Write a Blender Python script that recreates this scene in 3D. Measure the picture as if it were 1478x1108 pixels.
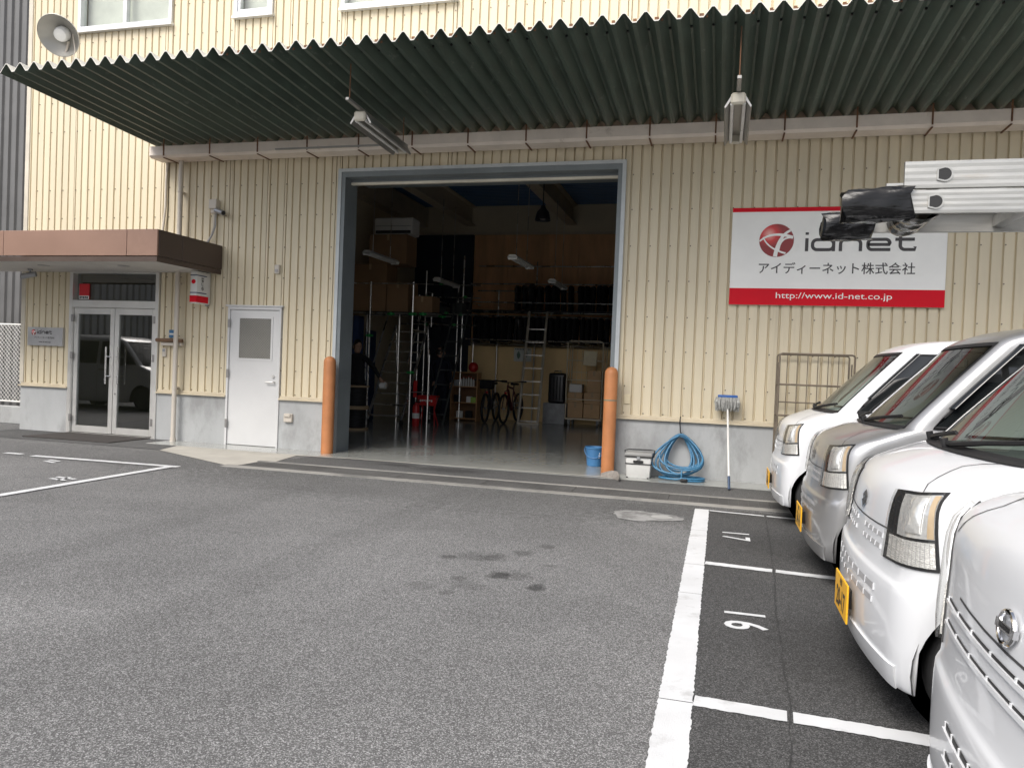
import bpy, bmesh, math, random
import numpy as np
from mathutils import Vector, Matrix
R = math.radians
for o in list(bpy.data.objects): bpy.data.objects.remove(o)
SC = bpy.context.scene
COL = SC.collection
random.seed(7)

# ---------------------------------------------------------------- camera
cam_d = bpy.data.cameras.new('camera'); cam = bpy.data.objects.new('camera', cam_d); COL.objects.link(cam)
SC.camera = cam
cam_d.sensor_width = 36.0; cam_d.lens = 1108.36 / 1478 * 36; cam_d.clip_end = 400; cam_d.clip_start = 0.05
yaw, pit, rol = R(15.146), R(-1.134), R(2.273)
fw = Vector((-math.sin(yaw) * math.cos(pit), math.cos(yaw) * math.cos(pit), math.sin(pit)))
r0 = Vector((math.cos(yaw), math.sin(yaw), 0)); u0 = r0.cross(fw)
rr = r0 * math.cos(rol) + u0 * math.sin(rol); uu = -r0 * math.sin(rol) + u0 * math.cos(rol)
m = Matrix((rr, uu, -fw)).transposed().to_4x4(); m.translation = (0, 0, 1.28)
cam.matrix_world = m

# ---------------------------------------------------------------- light
SUN_EL, SUN_AZ = 52, 22           # bright thin overcast, sun behind the camera
w = bpy.data.worlds.new('World'); SC.world = w; w.use_nodes = True
nt = w.node_tree; bg = nt.nodes['Background']
sky = nt.nodes.new('ShaderNodeTexSky'); sky.sky_type = 'NISHITA'; sky.sun_disc = False
sky.sun_elevation = R(SUN_EL); sky.sun_rotation = R(180 + SUN_AZ)
sky.air_density = 0.8; sky.dust_density = 4.0; sky.ozone_density = 1.2
hs = nt.nodes.new('ShaderNodeHueSaturation'); hs.inputs['Saturation'].default_value = 0.5
nt.links.new(sky.outputs[0], hs.inputs['Color']); nt.links.new(hs.outputs[0], bg.inputs['Color'])
bg.inputs['Strength'].default_value = 0.14
sd = bpy.data.lights.new('sun', 'SUN'); so = bpy.data.objects.new('sun', sd); COL.objects.link(so)
sd.energy = 2.0; sd.angle = R(35); sd.color = (1, 0.955, 0.89)
a = R(SUN_AZ); e = R(SUN_EL)
to_sun = Vector((-math.sin(a) * math.cos(e), -math.cos(a) * math.cos(e), math.sin(e)))
so.rotation_euler = to_sun.to_track_quat('Z', 'Y').to_euler(); so.location = (0, -10, 20)
vs = SC.view_settings
vs.view_transform = 'Standard'; vs.look = 'None'; vs.gamma = 1; vs.use_curve_mapping = False
vs.exposure = 0.66
SC.render.engine = 'CYCLES'

# ---------------------------------------------------------------- materials
MATS = {}
def mat(name, col, rough=0.6, metal=0.0, var=0.12, scale=3.0, bump=0.0, bscale=40.0, spec=0.5, coat=0.0, streak=0.0, emit=None, stretch=None, dirt=None, flat=False, rnd=0.0):
    if name in MATS: return MATS[name]
    M = bpy.data.materials.new(name); M.use_nodes = True; MATS[name] = M
    N = M.node_tree.nodes; L = M.node_tree.links; b = N['Principled BSDF']
    b.inputs['Roughness'].default_value = rough; b.inputs['Metallic'].default_value = metal
    b.inputs['Specular IOR Level'].default_value = spec
    if coat: b.inputs['Coat Weight'].default_value = coat; b.inputs['Coat Roughness'].default_value = 0.04
    tc = N.new('ShaderNodeNewGeometry'); mp = N.new('ShaderNodeMapping')
    L.new(tc.outputs['Position'], mp.inputs['Vector'])
    if stretch: mp.inputs['Scale'].default_value = stretch
    n = N.new('ShaderNodeTexNoise'); n.inputs['Scale'].default_value = scale; n.inputs['Detail'].default_value = 6
    n.inputs['Roughness'].default_value = 0.62
    L.new(mp.outputs[0], n.inputs['Vector'])
    rp = N.new('ShaderNodeMapRange'); rp.inputs[1].default_value = 0.3; rp.inputs[2].default_value = 0.7
    rp.inputs[3].default_value = 1 - var; rp.inputs[4].default_value = 1 + var
    L.new(n.outputs['Fac'], rp.inputs[0])
    mx = N.new('ShaderNodeVectorMath'); mx.operation = 'SCALE'; mx.inputs[0].default_value = col[:3]
    L.new(rp.outputs[0], mx.inputs['Scale'])
    outc = mx.outputs[0]
    if rnd:
        oi = N.new('ShaderNodeObjectInfo'); r3 = N.new('ShaderNodeMapRange'); r3.inputs[3].default_value = 1 - rnd; r3.inputs[4].default_value = 1 + rnd; L.new(oi.outputs['Random'], r3.inputs[0])
        m3 = N.new('ShaderNodeVectorMath'); m3.operation = 'SCALE'; L.new(outc, m3.inputs[0]); L.new(r3.outputs[0], m3.inputs['Scale']); outc = m3.outputs[0]
    if dirt:                                    # (colour, threshold, scale, amount)
        dc, th, dsc, amt = dirt
        n2 = N.new('ShaderNodeTexNoise'); n2.inputs['Scale'].default_value = dsc; n2.inputs['Detail'].default_value = 8; n2.inputs['Roughness'].default_value = 0.7
        L.new(mp.outputs[0], n2.inputs['Vector'])
        r2 = N.new('ShaderNodeMapRange'); r2.inputs[1].default_value = th; r2.inputs[2].default_value = th + 0.12; r2.inputs[4].default_value = amt
        L.new(n2.outputs['Fac'], r2.inputs[0])
        mm = N.new('ShaderNodeMix'); mm.data_type = 'RGBA'; mm.inputs['B'].default_value = (*dc, 1)
        L.new(r2.outputs[0], mm.inputs['Factor']); L.new(outc, mm.inputs['A']); outc = mm.outputs['Result']
    L.new(outc, b.inputs['Base Color'])
    rr_ = N.new('ShaderNodeMapRange'); rr_.inputs[1].default_value = 0.3; rr_.inputs[2].default_value = 0.7
    rr_.inputs[3].default_value = max(0.02, rough * 0.85); rr_.inputs[4].default_value = min(1, rough * 1.15)
    L.new(n.outputs['Fac'], rr_.inputs[0]); L.new(rr_.outputs[0], b.inputs['Roughness'])
    if flat: L.remove(b.inputs['Roughness'].links[0]); b.inputs['Roughness'].default_value = rough
    if bump:
        nb = N.new('ShaderNodeTexNoise'); nb.inputs['Scale'].default_value = bscale; nb.inputs['Detail'].default_value = 4
        L.new(mp.outputs[0], nb.inputs['Vector'])
        bp = N.new('ShaderNodeBump'); bp.inputs['Strength'].default_value = bump; bp.inputs['Distance'].default_value = 0.01
        L.new(nb.outputs['Fac'], bp.inputs['Height']); L.new(bp.outputs[0], b.inputs['Normal'])
    if emit: b.inputs['Emission Color'].default_value = (*col, 1); b.inputs['Emission Strength'].default_value = emit
    return M

def glass(name, tint=(0.6, 0.65, 0.62), f0=0.08, rough=0.0, frost=0.0):
    if name in MATS: return MATS[name]
    M = bpy.data.materials.new(name); M.use_nodes = True; MATS[name] = M
    N = M.node_tree.nodes; L = M.node_tree.links; N.remove(N['Principled BSDF']); out = N['Material Output']
    lw = N.new('ShaderNodeLayerWeight'); lw.inputs['Blend'].default_value = 0.5
    pw = N.new('ShaderNodeMath'); pw.operation = 'POWER'; pw.inputs[1].default_value = 5; L.new(lw.outputs['Facing'], pw.inputs[0])
    fr = N.new('ShaderNodeMapRange'); fr.inputs[3].default_value = f0; L.new(pw.outputs[0], fr.inputs[0])
    gl = N.new('ShaderNodeBsdfGlossy'); gl.inputs['Roughness'].default_value = rough
    tr = N.new('ShaderNodeBsdfTransparent'); tr.inputs['Color'].default_value = (*tint, 1)
    mx = N.new('ShaderNodeMixShader'); L.new(fr.outputs[0], mx.inputs[0]); L.new(tr.outputs[0], mx.inputs[1]); L.new(gl.outputs[0], mx.inputs[2])
    last = mx
    if frost:
        df = N.new('ShaderNodeBsdfDiffuse'); df.inputs['Color'].default_value = (*tint, 1)
        m2 = N.new('ShaderNodeMixShader'); m2.inputs[0].default_value = frost
        L.new(mx.outputs[0], m2.inputs[1]); L.new(df.outputs[0], m2.inputs[2]); last = m2
    L.new(last.outputs[0], out.inputs['Surface'])
    return M

# ---------------------------------------------------------------- mesh helpers
class MB:
    def __init__(s): s.v = []; s.f = []
    def add(s, vs_, fs):
        k = len(s.v); s.v += [tuple(map(float, q)) for q in vs_]; s.f += [tuple(i + k for i in f) for f in fs]; return s
    def box(s, x0, x1, y0, y1, z0, z1, bev=0.0, rot=None, seg=1):
        if x0 > x1: x0, x1 = x1, x0
        if y0 > y1: y0, y1 = y1, y0
        if z0 > z1: z0, z1 = z1, z0
        if bev <= 0 and rot is None:
            v = [(x, y, z) for z in (z0, z1) for y in (y0, y1) for x in (x0, x1)]
            return s.add(v, [(0, 2, 3, 1), (4, 5, 7, 6), (0, 1, 5, 4), (2, 6, 7, 3), (0, 4, 6, 2), (1, 3, 7, 5)])
        bm = bmesh.new(); bmesh.ops.create_cube(bm, size=1)
        c = Vector(((x0 + x1) / 2, (y0 + y1) / 2, (z0 + z1) / 2))
        for q in bm.verts: q.co = Vector((q.co.x * (x1 - x0), q.co.y * (y1 - y0), q.co.z * (z1 - z0)))
        if bev > 0:
            bmesh.ops.bevel(bm, geom=list(bm.edges), offset=min(bev, 0.45 * min(x1 - x0, y1 - y0, z1 - z0)), segments=seg, profile=0.5, affect='EDGES')
        bm.verts.index_update()
        vv = [(rot @ q.co if rot is not None else q.co) + c for q in bm.verts]
        ff = [[q.index for q in f.verts] for f in bm.faces]; bm.free()
        return s.add(vv, ff)
    def cyl(s, p0, p1, r, r1=None, n=12, cap=True):
        return s.tube([p0, p1], [r, r if r1 is None else r1], n, cap=cap)
    def tube(s, pts, r, n=8, closed=False, cap=True):
        pts = [Vector(q) for q in pts]; k = len(pts)
        rs = r if isinstance(r, (list, tuple)) else [r] * k
        vs_ = []; up = None
        for i, q in enumerate(pts):
            if closed: t = pts[(i + 1) % k] - pts[i - 1]
            else: t = pts[min(i + 1, k - 1)] - pts[max(i - 1, 0)]
            t.normalize()
            if up is None:
                up = Vector((0, 0, 1)) if abs(t.z) < 0.9 else Vector((0, 1, 0))
                if abs(t.dot(up)) > 0.95: up = Vector((1, 0, 0))
            a_ = up - t * up.dot(t); a_.normalize(); up = a_; b_ = t.cross(a_)
            for j in range(n):
                th = 2 * math.pi * j / n
                vs_.append(q + (a_ * math.cos(th) + b_ * math.sin(th)) * rs[i])
        fs = []
        for i in range(k if closed else k - 1):
            for j in range(n):
                i2 = (i + 1) % k
                fs.append((i * n + j, i * n + (j + 1) % n, i2 * n + (j + 1) % n, i2 * n + j))
        if cap and not closed:
            fs.append(tuple(range(n))[::-1]); fs.append(tuple((k - 1) * n + j for j in range(n)))
        return s.add(vs_, fs)
    def lathe(s, prof, c=(0, 0, 0), n=24, axis='z', cap=True):
        vs_ = []
        for r, h in prof:
            for j in range(n):
                t = 2 * math.pi * j / n; x, y = r * math.cos(t), r * math.sin(t)
                q = {'z': (x, y, h), 'y': (x, h, y), 'x': (h, x, y)}[axis]
                vs_.append((q[0] + c[0], q[1] + c[1], q[2] + c[2]))
        fs = [(i * n + j, i * n + (j + 1) % n, (i + 1) * n + (j + 1) % n, (i + 1) * n + j) for i in range(len(prof) - 1) for j in range(n)]
        if cap and prof[0][0] > 1e-5: fs.append(tuple(range(n))[::-1])
        if cap and prof[-1][0] > 1e-5: fs.append(tuple((len(prof) - 1) * n + j for j in range(n)))
        return s.add(vs_, fs)
    def prism(s, poly, a, b, axis='y'):
        n = len(poly); mk = {'y': lambda q, h: (q[0], h, q[1]), 'x': lambda q, h: (h, q[0], q[1]), 'z': lambda q, h: (q[0], q[1], h)}[axis]
        vs_ = [mk(q, a) for q in poly] + [mk(q, b) for q in poly]
        fs = [tuple(range(n)), tuple(range(2 * n - 1, n - 1, -1))] + [(i, i + n, (i + 1) % n + n, (i + 1) % n) for i in range(n)]
        return s.add(vs_, fs)
    def grid(s, rows):
        n = len(rows[0]); vs_ = [q for r_ in rows for q in r_]
        return s.add(vs_, [(i * n + j, i * n + j + 1, (i + 1) * n + j + 1, (i + 1) * n + j) for i in range(len(rows) - 1) for j in range(n - 1)])
    def mesh(s, name, material, smooth=None):
        me = bpy.data.meshes.new(name); me.from_pydata(s.v, [], s.f); me.validate()
        bm = bmesh.new(); bm.from_mesh(me); bmesh.ops.recalc_face_normals(bm, faces=bm.faces); bm.to_mesh(me); bm.free()
        if material is not None: me.materials.append(material)
        if smooth:
            me.polygons.foreach_set('use_smooth', [True] * len(me.polygons)); me.set_sharp_from_angle(angle=R(smooth))
        return me
    def build(s, name, material, parent=None, smooth=35, local=False, **kw):
        o = bpy.data.objects.new(name, None if False else s.mesh(name, material, smooth)); COL.objects.link(o)
        if parent is not None:
            o.parent = parent
            if not local:
                off = wloc(parent)
                if off.length > 0: o.data.transform(Matrix.Translation(-off))
        tag(o, **kw); return o
def wloc(o):
    q = Vector(o.location)
    while o.parent: o = o.parent; q += o.location
    return q
def tag(o, label=None, cat=None, group=None, kind=None):
    if label: o['label'] = label
    if cat: o['category'] = cat
    if group: o['group'] = group
    if kind: o['kind'] = kind
    return o
def thing(name, loc, label, cat, group=None, rz=0):
    o = bpy.data.objects.new(name, None); COL.objects.link(o); o.location = loc; o.rotation_euler.z = rz
    o.empty_display_size = 0.1
    return tag(o, label, cat, group)
def top(mb, name, material, base, label, cat, group=None, smooth=35):
    """a thing that is one mesh, its origin at its base"""
    o = mb.build(name, material, None, smooth); o.data.transform(Matrix.Translation(-Vector(base))); o.location = base
    return tag(o, label, cat, group)
def copy_tree(o, parent=None):
    c = o.copy(); COL.objects.link(c); c.parent = parent
    for ch in list(o.children): copy_tree(ch, c)
    return c
def inst(mesh, name, parent, loc, scale=(1, 1, 1), rot=None):
    o = bpy.data.objects.new(name, mesh); COL.objects.link(o); o.parent = parent
    o.location = Vector(loc) - (wloc(parent) if parent else Vector()); o.scale = scale
    if rot: o.rotation_euler = rot
    return o
_TX = {}
def text2d(s, size=1.0, sx=1.0, bold=0.0, align='CENTER', sp=1.0):
    cu = bpy.data.curves.new('t', 'FONT'); cu.body = s; cu.size = size; cu.align_x = align; cu.align_y = 'CENTER'; cu.offset = bold; cu.resolution_u = 3; cu.space_character = sp
    o = bpy.data.objects.new('t', cu); COL.objects.link(o)
    dg = bpy.context.evaluated_depsgraph_get(); me = bpy.data.meshes.new_from_object(o.evaluated_get(dg))
    v = [(q.co.x * sx, q.co.y) for q in me.vertices]; f = [tuple(p_.vertices) for p_ in me.polygons]
    bpy.data.objects.remove(o); bpy.data.curves.remove(cu); bpy.data.meshes.remove(me)
    return v, f
def text(mb, s, fn, **kw):
    v, f = text2d(s, **kw); mb.add([fn(x, y) for x, y in v], f)
def stroke2d(mb, pts, wd, fn, closed=False):
    """flat ribbon along a 2-d polyline, mapped by fn"""
    k = len(pts); L_, R_ = [], []
    for i in range(k):
        if closed: a_, b_ = Vector(pts[i - 1]), Vector(pts[(i + 1) % k])
        else: a_, b_ = Vector(pts[max(0, i - 1)]), Vector(pts[min(k - 1, i + 1)])
        t = (b_ - a_).normalized(); nn = Vector((-t.y, t.x)); q = Vector(pts[i])
        ww = wd[i] if isinstance(wd, (list, tuple)) else wd
        L_.append(q + nn * ww / 2); R_.append(q - nn * ww / 2)
    if closed: L_.append(L_[0]); R_.append(R_[0])
    n = len(L_)
    mb.add([fn(q.x, q.y) for q in L_] + [fn(q.x, q.y) for q in R_], [(i, i + 1, n + i + 1, n + i) for i in range(n - 1)])
def wallfn(X, Z, Y): return lambda x, y: (X + x, Y, Z + y)
# ---------------------------------------------------------------- ground
def asphalt(name, lo, hi, stains_and_shade=(), patch=0.12):
    M = bpy.data.materials.new(name); M.use_nodes = True; MATS[name] = M
    N = M.node_tree.nodes; L = M.node_tree.links; b = N['Principled BSDF']; b.inputs['Roughness'].default_value = 0.85; b.inputs['Specular IOR Level'].default_value = 0.3
    g = N.new('ShaderNodeNewGeometry')
    def math_(op, a_, b_=None, clamp=False):
        n = N.new('ShaderNodeMath'); n.operation = op; n.use_clamp = clamp
        for i, q in enumerate((a_, b_)):
            if q is None: continue
            if isinstance(q, (int, float)): n.inputs[i].default_value = q
            else: L.new(q, n.inputs[i])
        return n.outputs[0]
    def rng(src, a0, a1, b0, b1):
        n = N.new('ShaderNodeMapRange')
        for i, q in enumerate((a0, a1, b0, b1)): n.inputs[i + 1].default_value = q
        L.new(src, n.inputs[0]); return n.outputs[0]
    vo = N.new('ShaderNodeTexVoronoi'); vo.inputs['Scale'].default_value = 215; L.new(g.outputs['Position'], vo.inputs['Vector'])
    sep = N.new('ShaderNodeSeparateColor'); L.new(vo.outputs['Color'], sep.inputs[0])
    agg = math_('POWER', sep.outputs[0], 2.2)                      # a few pale stones among dark ones
    edge = rng(vo.outputs['Distance'], 0.15, 0.6, 1.0, 0.45)
    n1 = N.new('ShaderNodeTexNoise'); n1.inputs['Scale'].default_value = 330; n1.inputs['Detail'].default_value = 3; L.new(g.outputs['Position'], n1.inputs['Vector'])
    n2 = N.new('ShaderNodeTexNoise'); n2.inputs['Scale'].default_value = 0.55; n2.inputs['Detail'].default_value = 7; n2.inputs['Roughness'].default_value = 0.6; L.new(g.outputs['Position'], n2.inputs['Vector'])
    val = math_('ADD', lo, math_('MULTIPLY', math_('MULTIPLY', agg, edge), hi - lo))
    val = math_('MULTIPLY', val, rng(n1.outputs['Fac'], 0.3, 0.7, 0.72, 1.3))
    val = math_('MULTIPLY', val, rng(n2.outputs['Fac'], 0.3, 0.7, 1 - patch, 1 + patch))
    n3 = N.new('ShaderNodeTexNoise'); n3.inputs['Scale'].default_value = 13; n3.inputs['Detail'].default_value = 7; L.new(g.outputs['Position'], n3.inputs['Vector'])
    for (x, y, rx, ry, k) in stains_and_shade:
        mp = N.new('ShaderNodeVectorMath'); mp.operation = 'SUBTRACT'; L.new(g.outputs['Position'], mp.inputs[0]); mp.inputs[1].default_value = (x, y, 0)
        sc = N.new('ShaderNodeVectorMath'); sc.operation = 'MULTIPLY'; L.new(mp.outputs[0], sc.inputs[0]); sc.inputs[1].default_value = (1 / rx, 1 / ry, 0)
        ln = N.new('ShaderNodeVectorMath'); ln.operation = 'LENGTH'; L.new(sc.outputs[0], ln.inputs[0])
        d = math_('ADD', ln.outputs['Value'], rng(n3.outputs['Fac'], 0.3, 0.7, -0.3, 0.3))
        val = math_('MULTIPLY', val, rng(d, 0.6, 1.15, k, 1.0))
    cc = N.new('ShaderNodeCombineColor'); L.new(val, cc.inputs[0]); L.new(val, cc.inputs[1]); L.new(val, cc.inputs[2])
    L.new(cc.outputs[0], b.inputs['Base Color'])
    bp = N.new('ShaderNodeBump'); bp.inputs['Strength'].default_value = 0.4; bp.inputs['Distance'].default_value = 0.005
    L.new(math_('ADD', agg, n1.outputs['Fac']), bp.inputs['Height']); L.new(bp.outputs[0], b.inputs['Normal'])
    return M
stains_and_shade = [(-0.99, 4.40, .06, .075, .42), (-1.26, 4.56, .08, .08, .45), (-1.20, 4.60, .15, .1, .72), (-1.27, 5.18, .075, .09, .6), (-1.16, 5.45, .07, .08, .62), (-1.72, 4.87, .06, .05, .5),
          (-1.55, 4.95, .16, .13, .75), (-1.42, 4.98, .1, .12, .7), (-1.48, 4.4, .05, .05, .62), (-1.38, 4.28, .13, .09, .8), (-1.45, 4.1, .05, .05, .66), (-1.02, 4.9, .06, .05, .75), (-1.63, 4.17, .1, .08, .85),
          (-3.4, 8.75, .9, .25, .7), (-2.6, 7.3, 3.6, .9, .74), (0.2, 7.3, 1.6, .7, .8), (-7, 8, 3, .8, .8), (-2.2, 6.1, 1.6, .6, .9), (-4.6, 3.3, 1.2, .5, .90), (-4.0, 4.6, .2, 3.6, .90), (-2.55, 4.9, .2, 3.4, .91), (-5.2, 5.4, 1.1, .3, .9), (-3.2, 3.0, .5, .3, 1.12)]  # broad ellipses along the building: grime, with awning shade put into the colour
m_asph = asphalt('asphalt', 0.076, 0.47, stains_and_shade, 0.18)
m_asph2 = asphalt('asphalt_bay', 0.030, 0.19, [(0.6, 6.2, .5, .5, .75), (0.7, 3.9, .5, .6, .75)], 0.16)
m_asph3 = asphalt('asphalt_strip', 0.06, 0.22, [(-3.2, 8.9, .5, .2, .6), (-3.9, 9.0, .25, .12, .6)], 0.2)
m_conc = mat('concrete', (0.36, 0.345, 0.31), 0.85, var=0.16, scale=2.2, bump=0.15, bscale=120, dirt=((0.17, 0.16, 0.14), 0.55, 1.4, 0.55))
m_concp = mat('concrete_plinth', (0.40, 0.41, 0.41), 0.85, var=0.14, scale=1.6, bump=0.12, bscale=60, dirt=((0.24, 0.24, 0.235), 0.52, 1.1, 0.7), stretch=(1, 1, 0.5))
m_white = mat('road_paint', (0.55, 0.56, 0.57), 0.7, var=0.07, scale=4, bump=0.25, bscale=160, dirt=((0.36, 0.36, 0.36), 0.57, 5, 0.7))
m_floor = mat('floor_polished', (0.33, 0.34, 0.32), 0.14, var=0.12, scale=1.2, dirt=((0.36, 0.36, 0.33), 0.56, 0.8, 0.6))
m_black = mat('black_rubber', (0.015, 0.015, 0.016), 0.6)
m_grate = mat('grate_steel', (0.10, 0.098, 0.095), 0.7, 0.3, var=.25, scale=2)
m_kerb = mat('kerb_concrete', (0.22, 0.215, 0.20), 0.9, var=0.2, scale=2, dirt=((0.11, 0.11, 0.105), 0.5, 1.1, 0.8))

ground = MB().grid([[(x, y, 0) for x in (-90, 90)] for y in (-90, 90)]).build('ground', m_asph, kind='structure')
def sheet(name, pts, z, m, parent=ground, **kw):
    mb = MB(); mb.add([(x, y, z) for x, y in pts], [tuple(range(len(pts)))]); return mb.build(name, m, parent, smooth=None, **kw)
def ragged(name, x0, y0, x1, y1, wd, z, m, jit=0.0035, step=0.017, parent=ground):
    """painted stripe with a slightly broken edge"""
    a_, b_ = Vector((x0, y0)), Vector((x1, y1)); L_ = (b_ - a_).length; t = (b_ - a_) / L_; nn = Vector((-t.y, t.x)); k = max(2, int(L_ / step))
    rows = []
    for i in range(k + 1):
        c = a_ + t * L_ * i / k
        l_ = c + nn * (wd / 2 + random.uniform(-jit, jit)); r_ = c - nn * (wd / 2 + random.uniform(-jit, jit))
        rows.append([(l_.x, l_.y, z), (r_.x, r_.y, z)])
    return MB().grid(rows).build(name, m, parent, smooth=None)
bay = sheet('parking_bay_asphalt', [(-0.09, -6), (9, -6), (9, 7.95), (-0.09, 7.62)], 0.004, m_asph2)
strip = sheet('asphalt_strip', [(-5.42, 8.43), (9, 8.40), (9, 9.83), (-1.0, 9.83), (-1.28, 9.34), (-4.83, 9.24), (-5.2, 9.2)], 0.003, m_asph3)
pad = sheet('concrete_pad', [(-7.2, 8.68), (-5.55, 7.86), (-5.3, 8.4), (-5.42, 9.15), (-4.9, 9.22), (-4.83, 9.83), (-7.55, 9.83)], 0.006, m_conc)
porch = sheet('porch_paving', [(-10.8, 8.75), (-7.2, 8.72), (-7.56, 9.83), (-10.8, 9.83)], 0.005, m_asph3)
sheet('floor_edge_line', [(-4.85, 9.205), (-1.28, 9.305), (-1.28, 9.345), (-4.85, 9.245)], 0.011, mat('pale_edge', (0.42, 0.40, 0.36), 0.8))
# drainage channel: two concrete kerbs and a black steel grating between them
MB().box(-5.5, 9, 8.36, 8.43, -0.05, 0.014, bev=0.004).build('drain_kerb', m_kerb, ground)
MB().box(-5.62, 9, 7.80, 7.94, -0.05, 0.010, bev=0.004).build('drain_kerb', m_kerb, ground)
MB().box(-5.5, 9, 7.944, 8.356, 0.001, 0.003).build('drain_bed', mat('drain_bed', (.05, .05, .05), .9), ground, smooth=None)
gm = MB()
for i in range(10): y = 7.965 + i * 0.041; gm.box(0, 0.985, y - 0.006, y + 0.006, 0.002, 0.012)
for x in np.arange(0.0, 0.99, 0.0985): gm.box(x, x + 0.006, 7.95, 8.35, 0.002, 0.0095)
gmesh = gm.mesh('drain_grating', m_grate)
for i in range(14): inst(gmesh, 'drain_grating', ground, (-5.46 + i * 1.0, 0, 0))
# painted lines
yy = 7.58; seg = [1.05, 1.2, 0.72, 1.55, 0.9, 1.3, 1.1, 1.5, 1.4]
for s_ in seg:
    ragged('painted_line', -0.115, yy, -0.115, yy - s_ + 0.006, 0.132, 0.0085, m_white); yy -= s_
def bayline(x0, y0, x1, y1, wd):
    xm = float(np.interp(y0, [.5, 3.0, 5.38, 7.5], [.22, .308, .40, .46])) - .002; t = (xm - x0) / (x1 - x0); ym = y0 + (y1 - y0) * t
    ragged('painted_line', x0, y0, xm - 0.01, ym, wd, 0.0085, m_white); ragged('painted_line', xm + 0.012, ym, x1, y1, wd, 0.0085, m_white)
bayline(-0.045, 7.54, 4.2, 7.1, 0.05); bayline(-0.045, 5.41, 4.2, 5.05, 0.085); bayline(-0.045, 3.09, 4.2, 2.83, 0.10); bayline(-0.045, 0.8, 4.2, 0.6, 0.10)
def ground_text(s_, X, Y, size, **kw):
    mb = MB(); text(mb, s_, lambda x, y: (X + y, Y - x, 0.0085), size=size, **kw); return mb.build('painted_number', m_white, ground, smooth=None)
ground_text('17', 0.165, 6.44, 0.30, bold=0.003, sp=1.3); ground_text('16', 0.17, 4.22, 0.30, bold=0.004, sp=1.35)
ragged('painted_line', -7.94, 7.40, -5.94, 7.48, 0.10, 0.0085, m_white)
ragged('painted_line', -6.03, 7.43, -5.94, 2.2, 0.10, 0.0085, m_white)
for (x0, y0, x1, y1, wd) in ((-8.40, 7.44, -8.15, 7.45, .09), (-7.45, 7.12, -7.25, 7.05, .05), (-7.5, 7.22, -7.3, 7.16, .04), (-6.42, 6.28, -6.16, 6.24, .05), (-6.40, 6.18, -6.18, 6.14, .04), (-6.30, 6.32, -6.26, 6.12, .04)):
    ragged('painted_line', x0, y0, x1, y1, wd, 0.0085, m_white, 0.004, 0.02)
# crack through the bays, and the repaired patch
cr = MB(); pts = []
for x, y in zip(np.interp(np.linspace(7.5, 0.5, 90), [0.5, 2.68, 3.02, 3.31, 4.24, 5.38, 6.4, 7.5], [.22, .28, .31, .32, .34, .40, .43, .46]), np.linspace(7.5, .5, 90)): pts.append((x + random.uniform(-.008, .008), y))
stroke2d(cr, pts, [random.uniform(.002, .007) for _ in pts], lambda x, y: (x, y, 0.0100)); cr.build('crack', mat('crack', (0.03, 0.03, 0.03), 0.9), ground, smooth=None)
mb = MB(); P = []
for i in range(40):
    t = 2 * math.pi * i / 40; q = 1 + 0.12 * math.sin(3 * t + 1) + random.uniform(-.05, .05); P.append((-0.6 + .31 * q * math.cos(t) * (1.0), 6.97 + .24 * q * math.sin(t)))
sheet('repair_patch', P, 0.005, mat('patch_concrete', (0.25, 0.25, 0.245), 0.9, var=.2, scale=8, dirt=((.12, .12, .118), .48, 6, .85)))
P = [(-0.45 + .095 * math.cos(2 * math.pi * i / 24), 6.97 + .095 * math.sin(2 * math.pi * i / 24)) for i in range(24)]
sheet('drain_cap', P, 0.009, mat('cap_concrete', (0.32, 0.32, 0.31), 0.8))
floor = MB().box(-7.9, 3.0, 9.24, 19.0, -0.05, 0.008).build('warehouse_floor', m_floor, kind='structure', smooth=None)
# ---------------------------------------------------------------- warehouse facade
D = 9.80; PITCH = 0.1235
m_clad = mat('cladding_cream', (0.665, 0.585, 0.425), 0.5, var=0.06, scale=1.3, stretch=(5, 1, 0.22), dirt=((0.44, 0.37, 0.26), 0.60, 1.6, 0.4), rnd=0.035)
m_trim = mat('trim_cream', (0.58, 0.51, 0.38), 0.5, var=0.08, scale=2)
m_alu = mat('aluminium', (0.72, 0.71, 0.68), 0.35, 0.55, var=0.05, scale=4)
m_alud = mat('aluminium_dark', (0.35, 0.34, 0.33), 0.4, 0.6)
m_steel = mat('frame_steel', (0.20, 0.225, 0.235), 0.5, 0.2, var=0.12, scale=3)
m_door = mat('door_paint', (0.62, 0.62, 0.615), 0.45, var=0.03)
m_green = mat('awning_green', (0.070, 0.100, 0.080), 0.5, var=0.25, scale=5, dirt=((0.24, 0.27, 0.24), 0.60, 11, 0.6), stretch=(1, .35, 1))
m_awtop = mat('awning_white', (0.66, 0.65, 0.60), 0.55, var=0.1, scale=6)
m_gut = mat('gutter_cream', (0.78, 0.70, 0.62), 0.55, var=0.1, scale=2.5, dirt=((0.25, 0.19, 0.14), 0.6, 3, 0.5))
m_rust = mat('rust', (0.17, 0.085, 0.045), 0.9, var=0.4, scale=14)
m_pipe = mat('pipe_beige', (0.58, 0.53, 0.46), 0.45, var=0.05)
m_brown = mat('canopy_brown', (0.32, 0.20, 0.15), 0.38, 0.35, var=0.06, scale=1.2, dirt=((0.42, 0.27, 0.20), 0.55, 0.9, 0.5))
m_brownd = mat('canopy_brown_side', (0.085, 0.06, 0.048), 0.45, 0.2, var=0.08)
m_soff = mat('soffit', (0.55, 0.53, 0.50), 0.7)
m_glassd = glass('door_glass', (0.50, 0.55, 0.53), .20)
m_glassw = glass('window_glass', (0.86, 0.90, 0.88), .09)
m_dark = mat('interior_dark', (0.035, 0.035, 0.036), 0.8)
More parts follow.
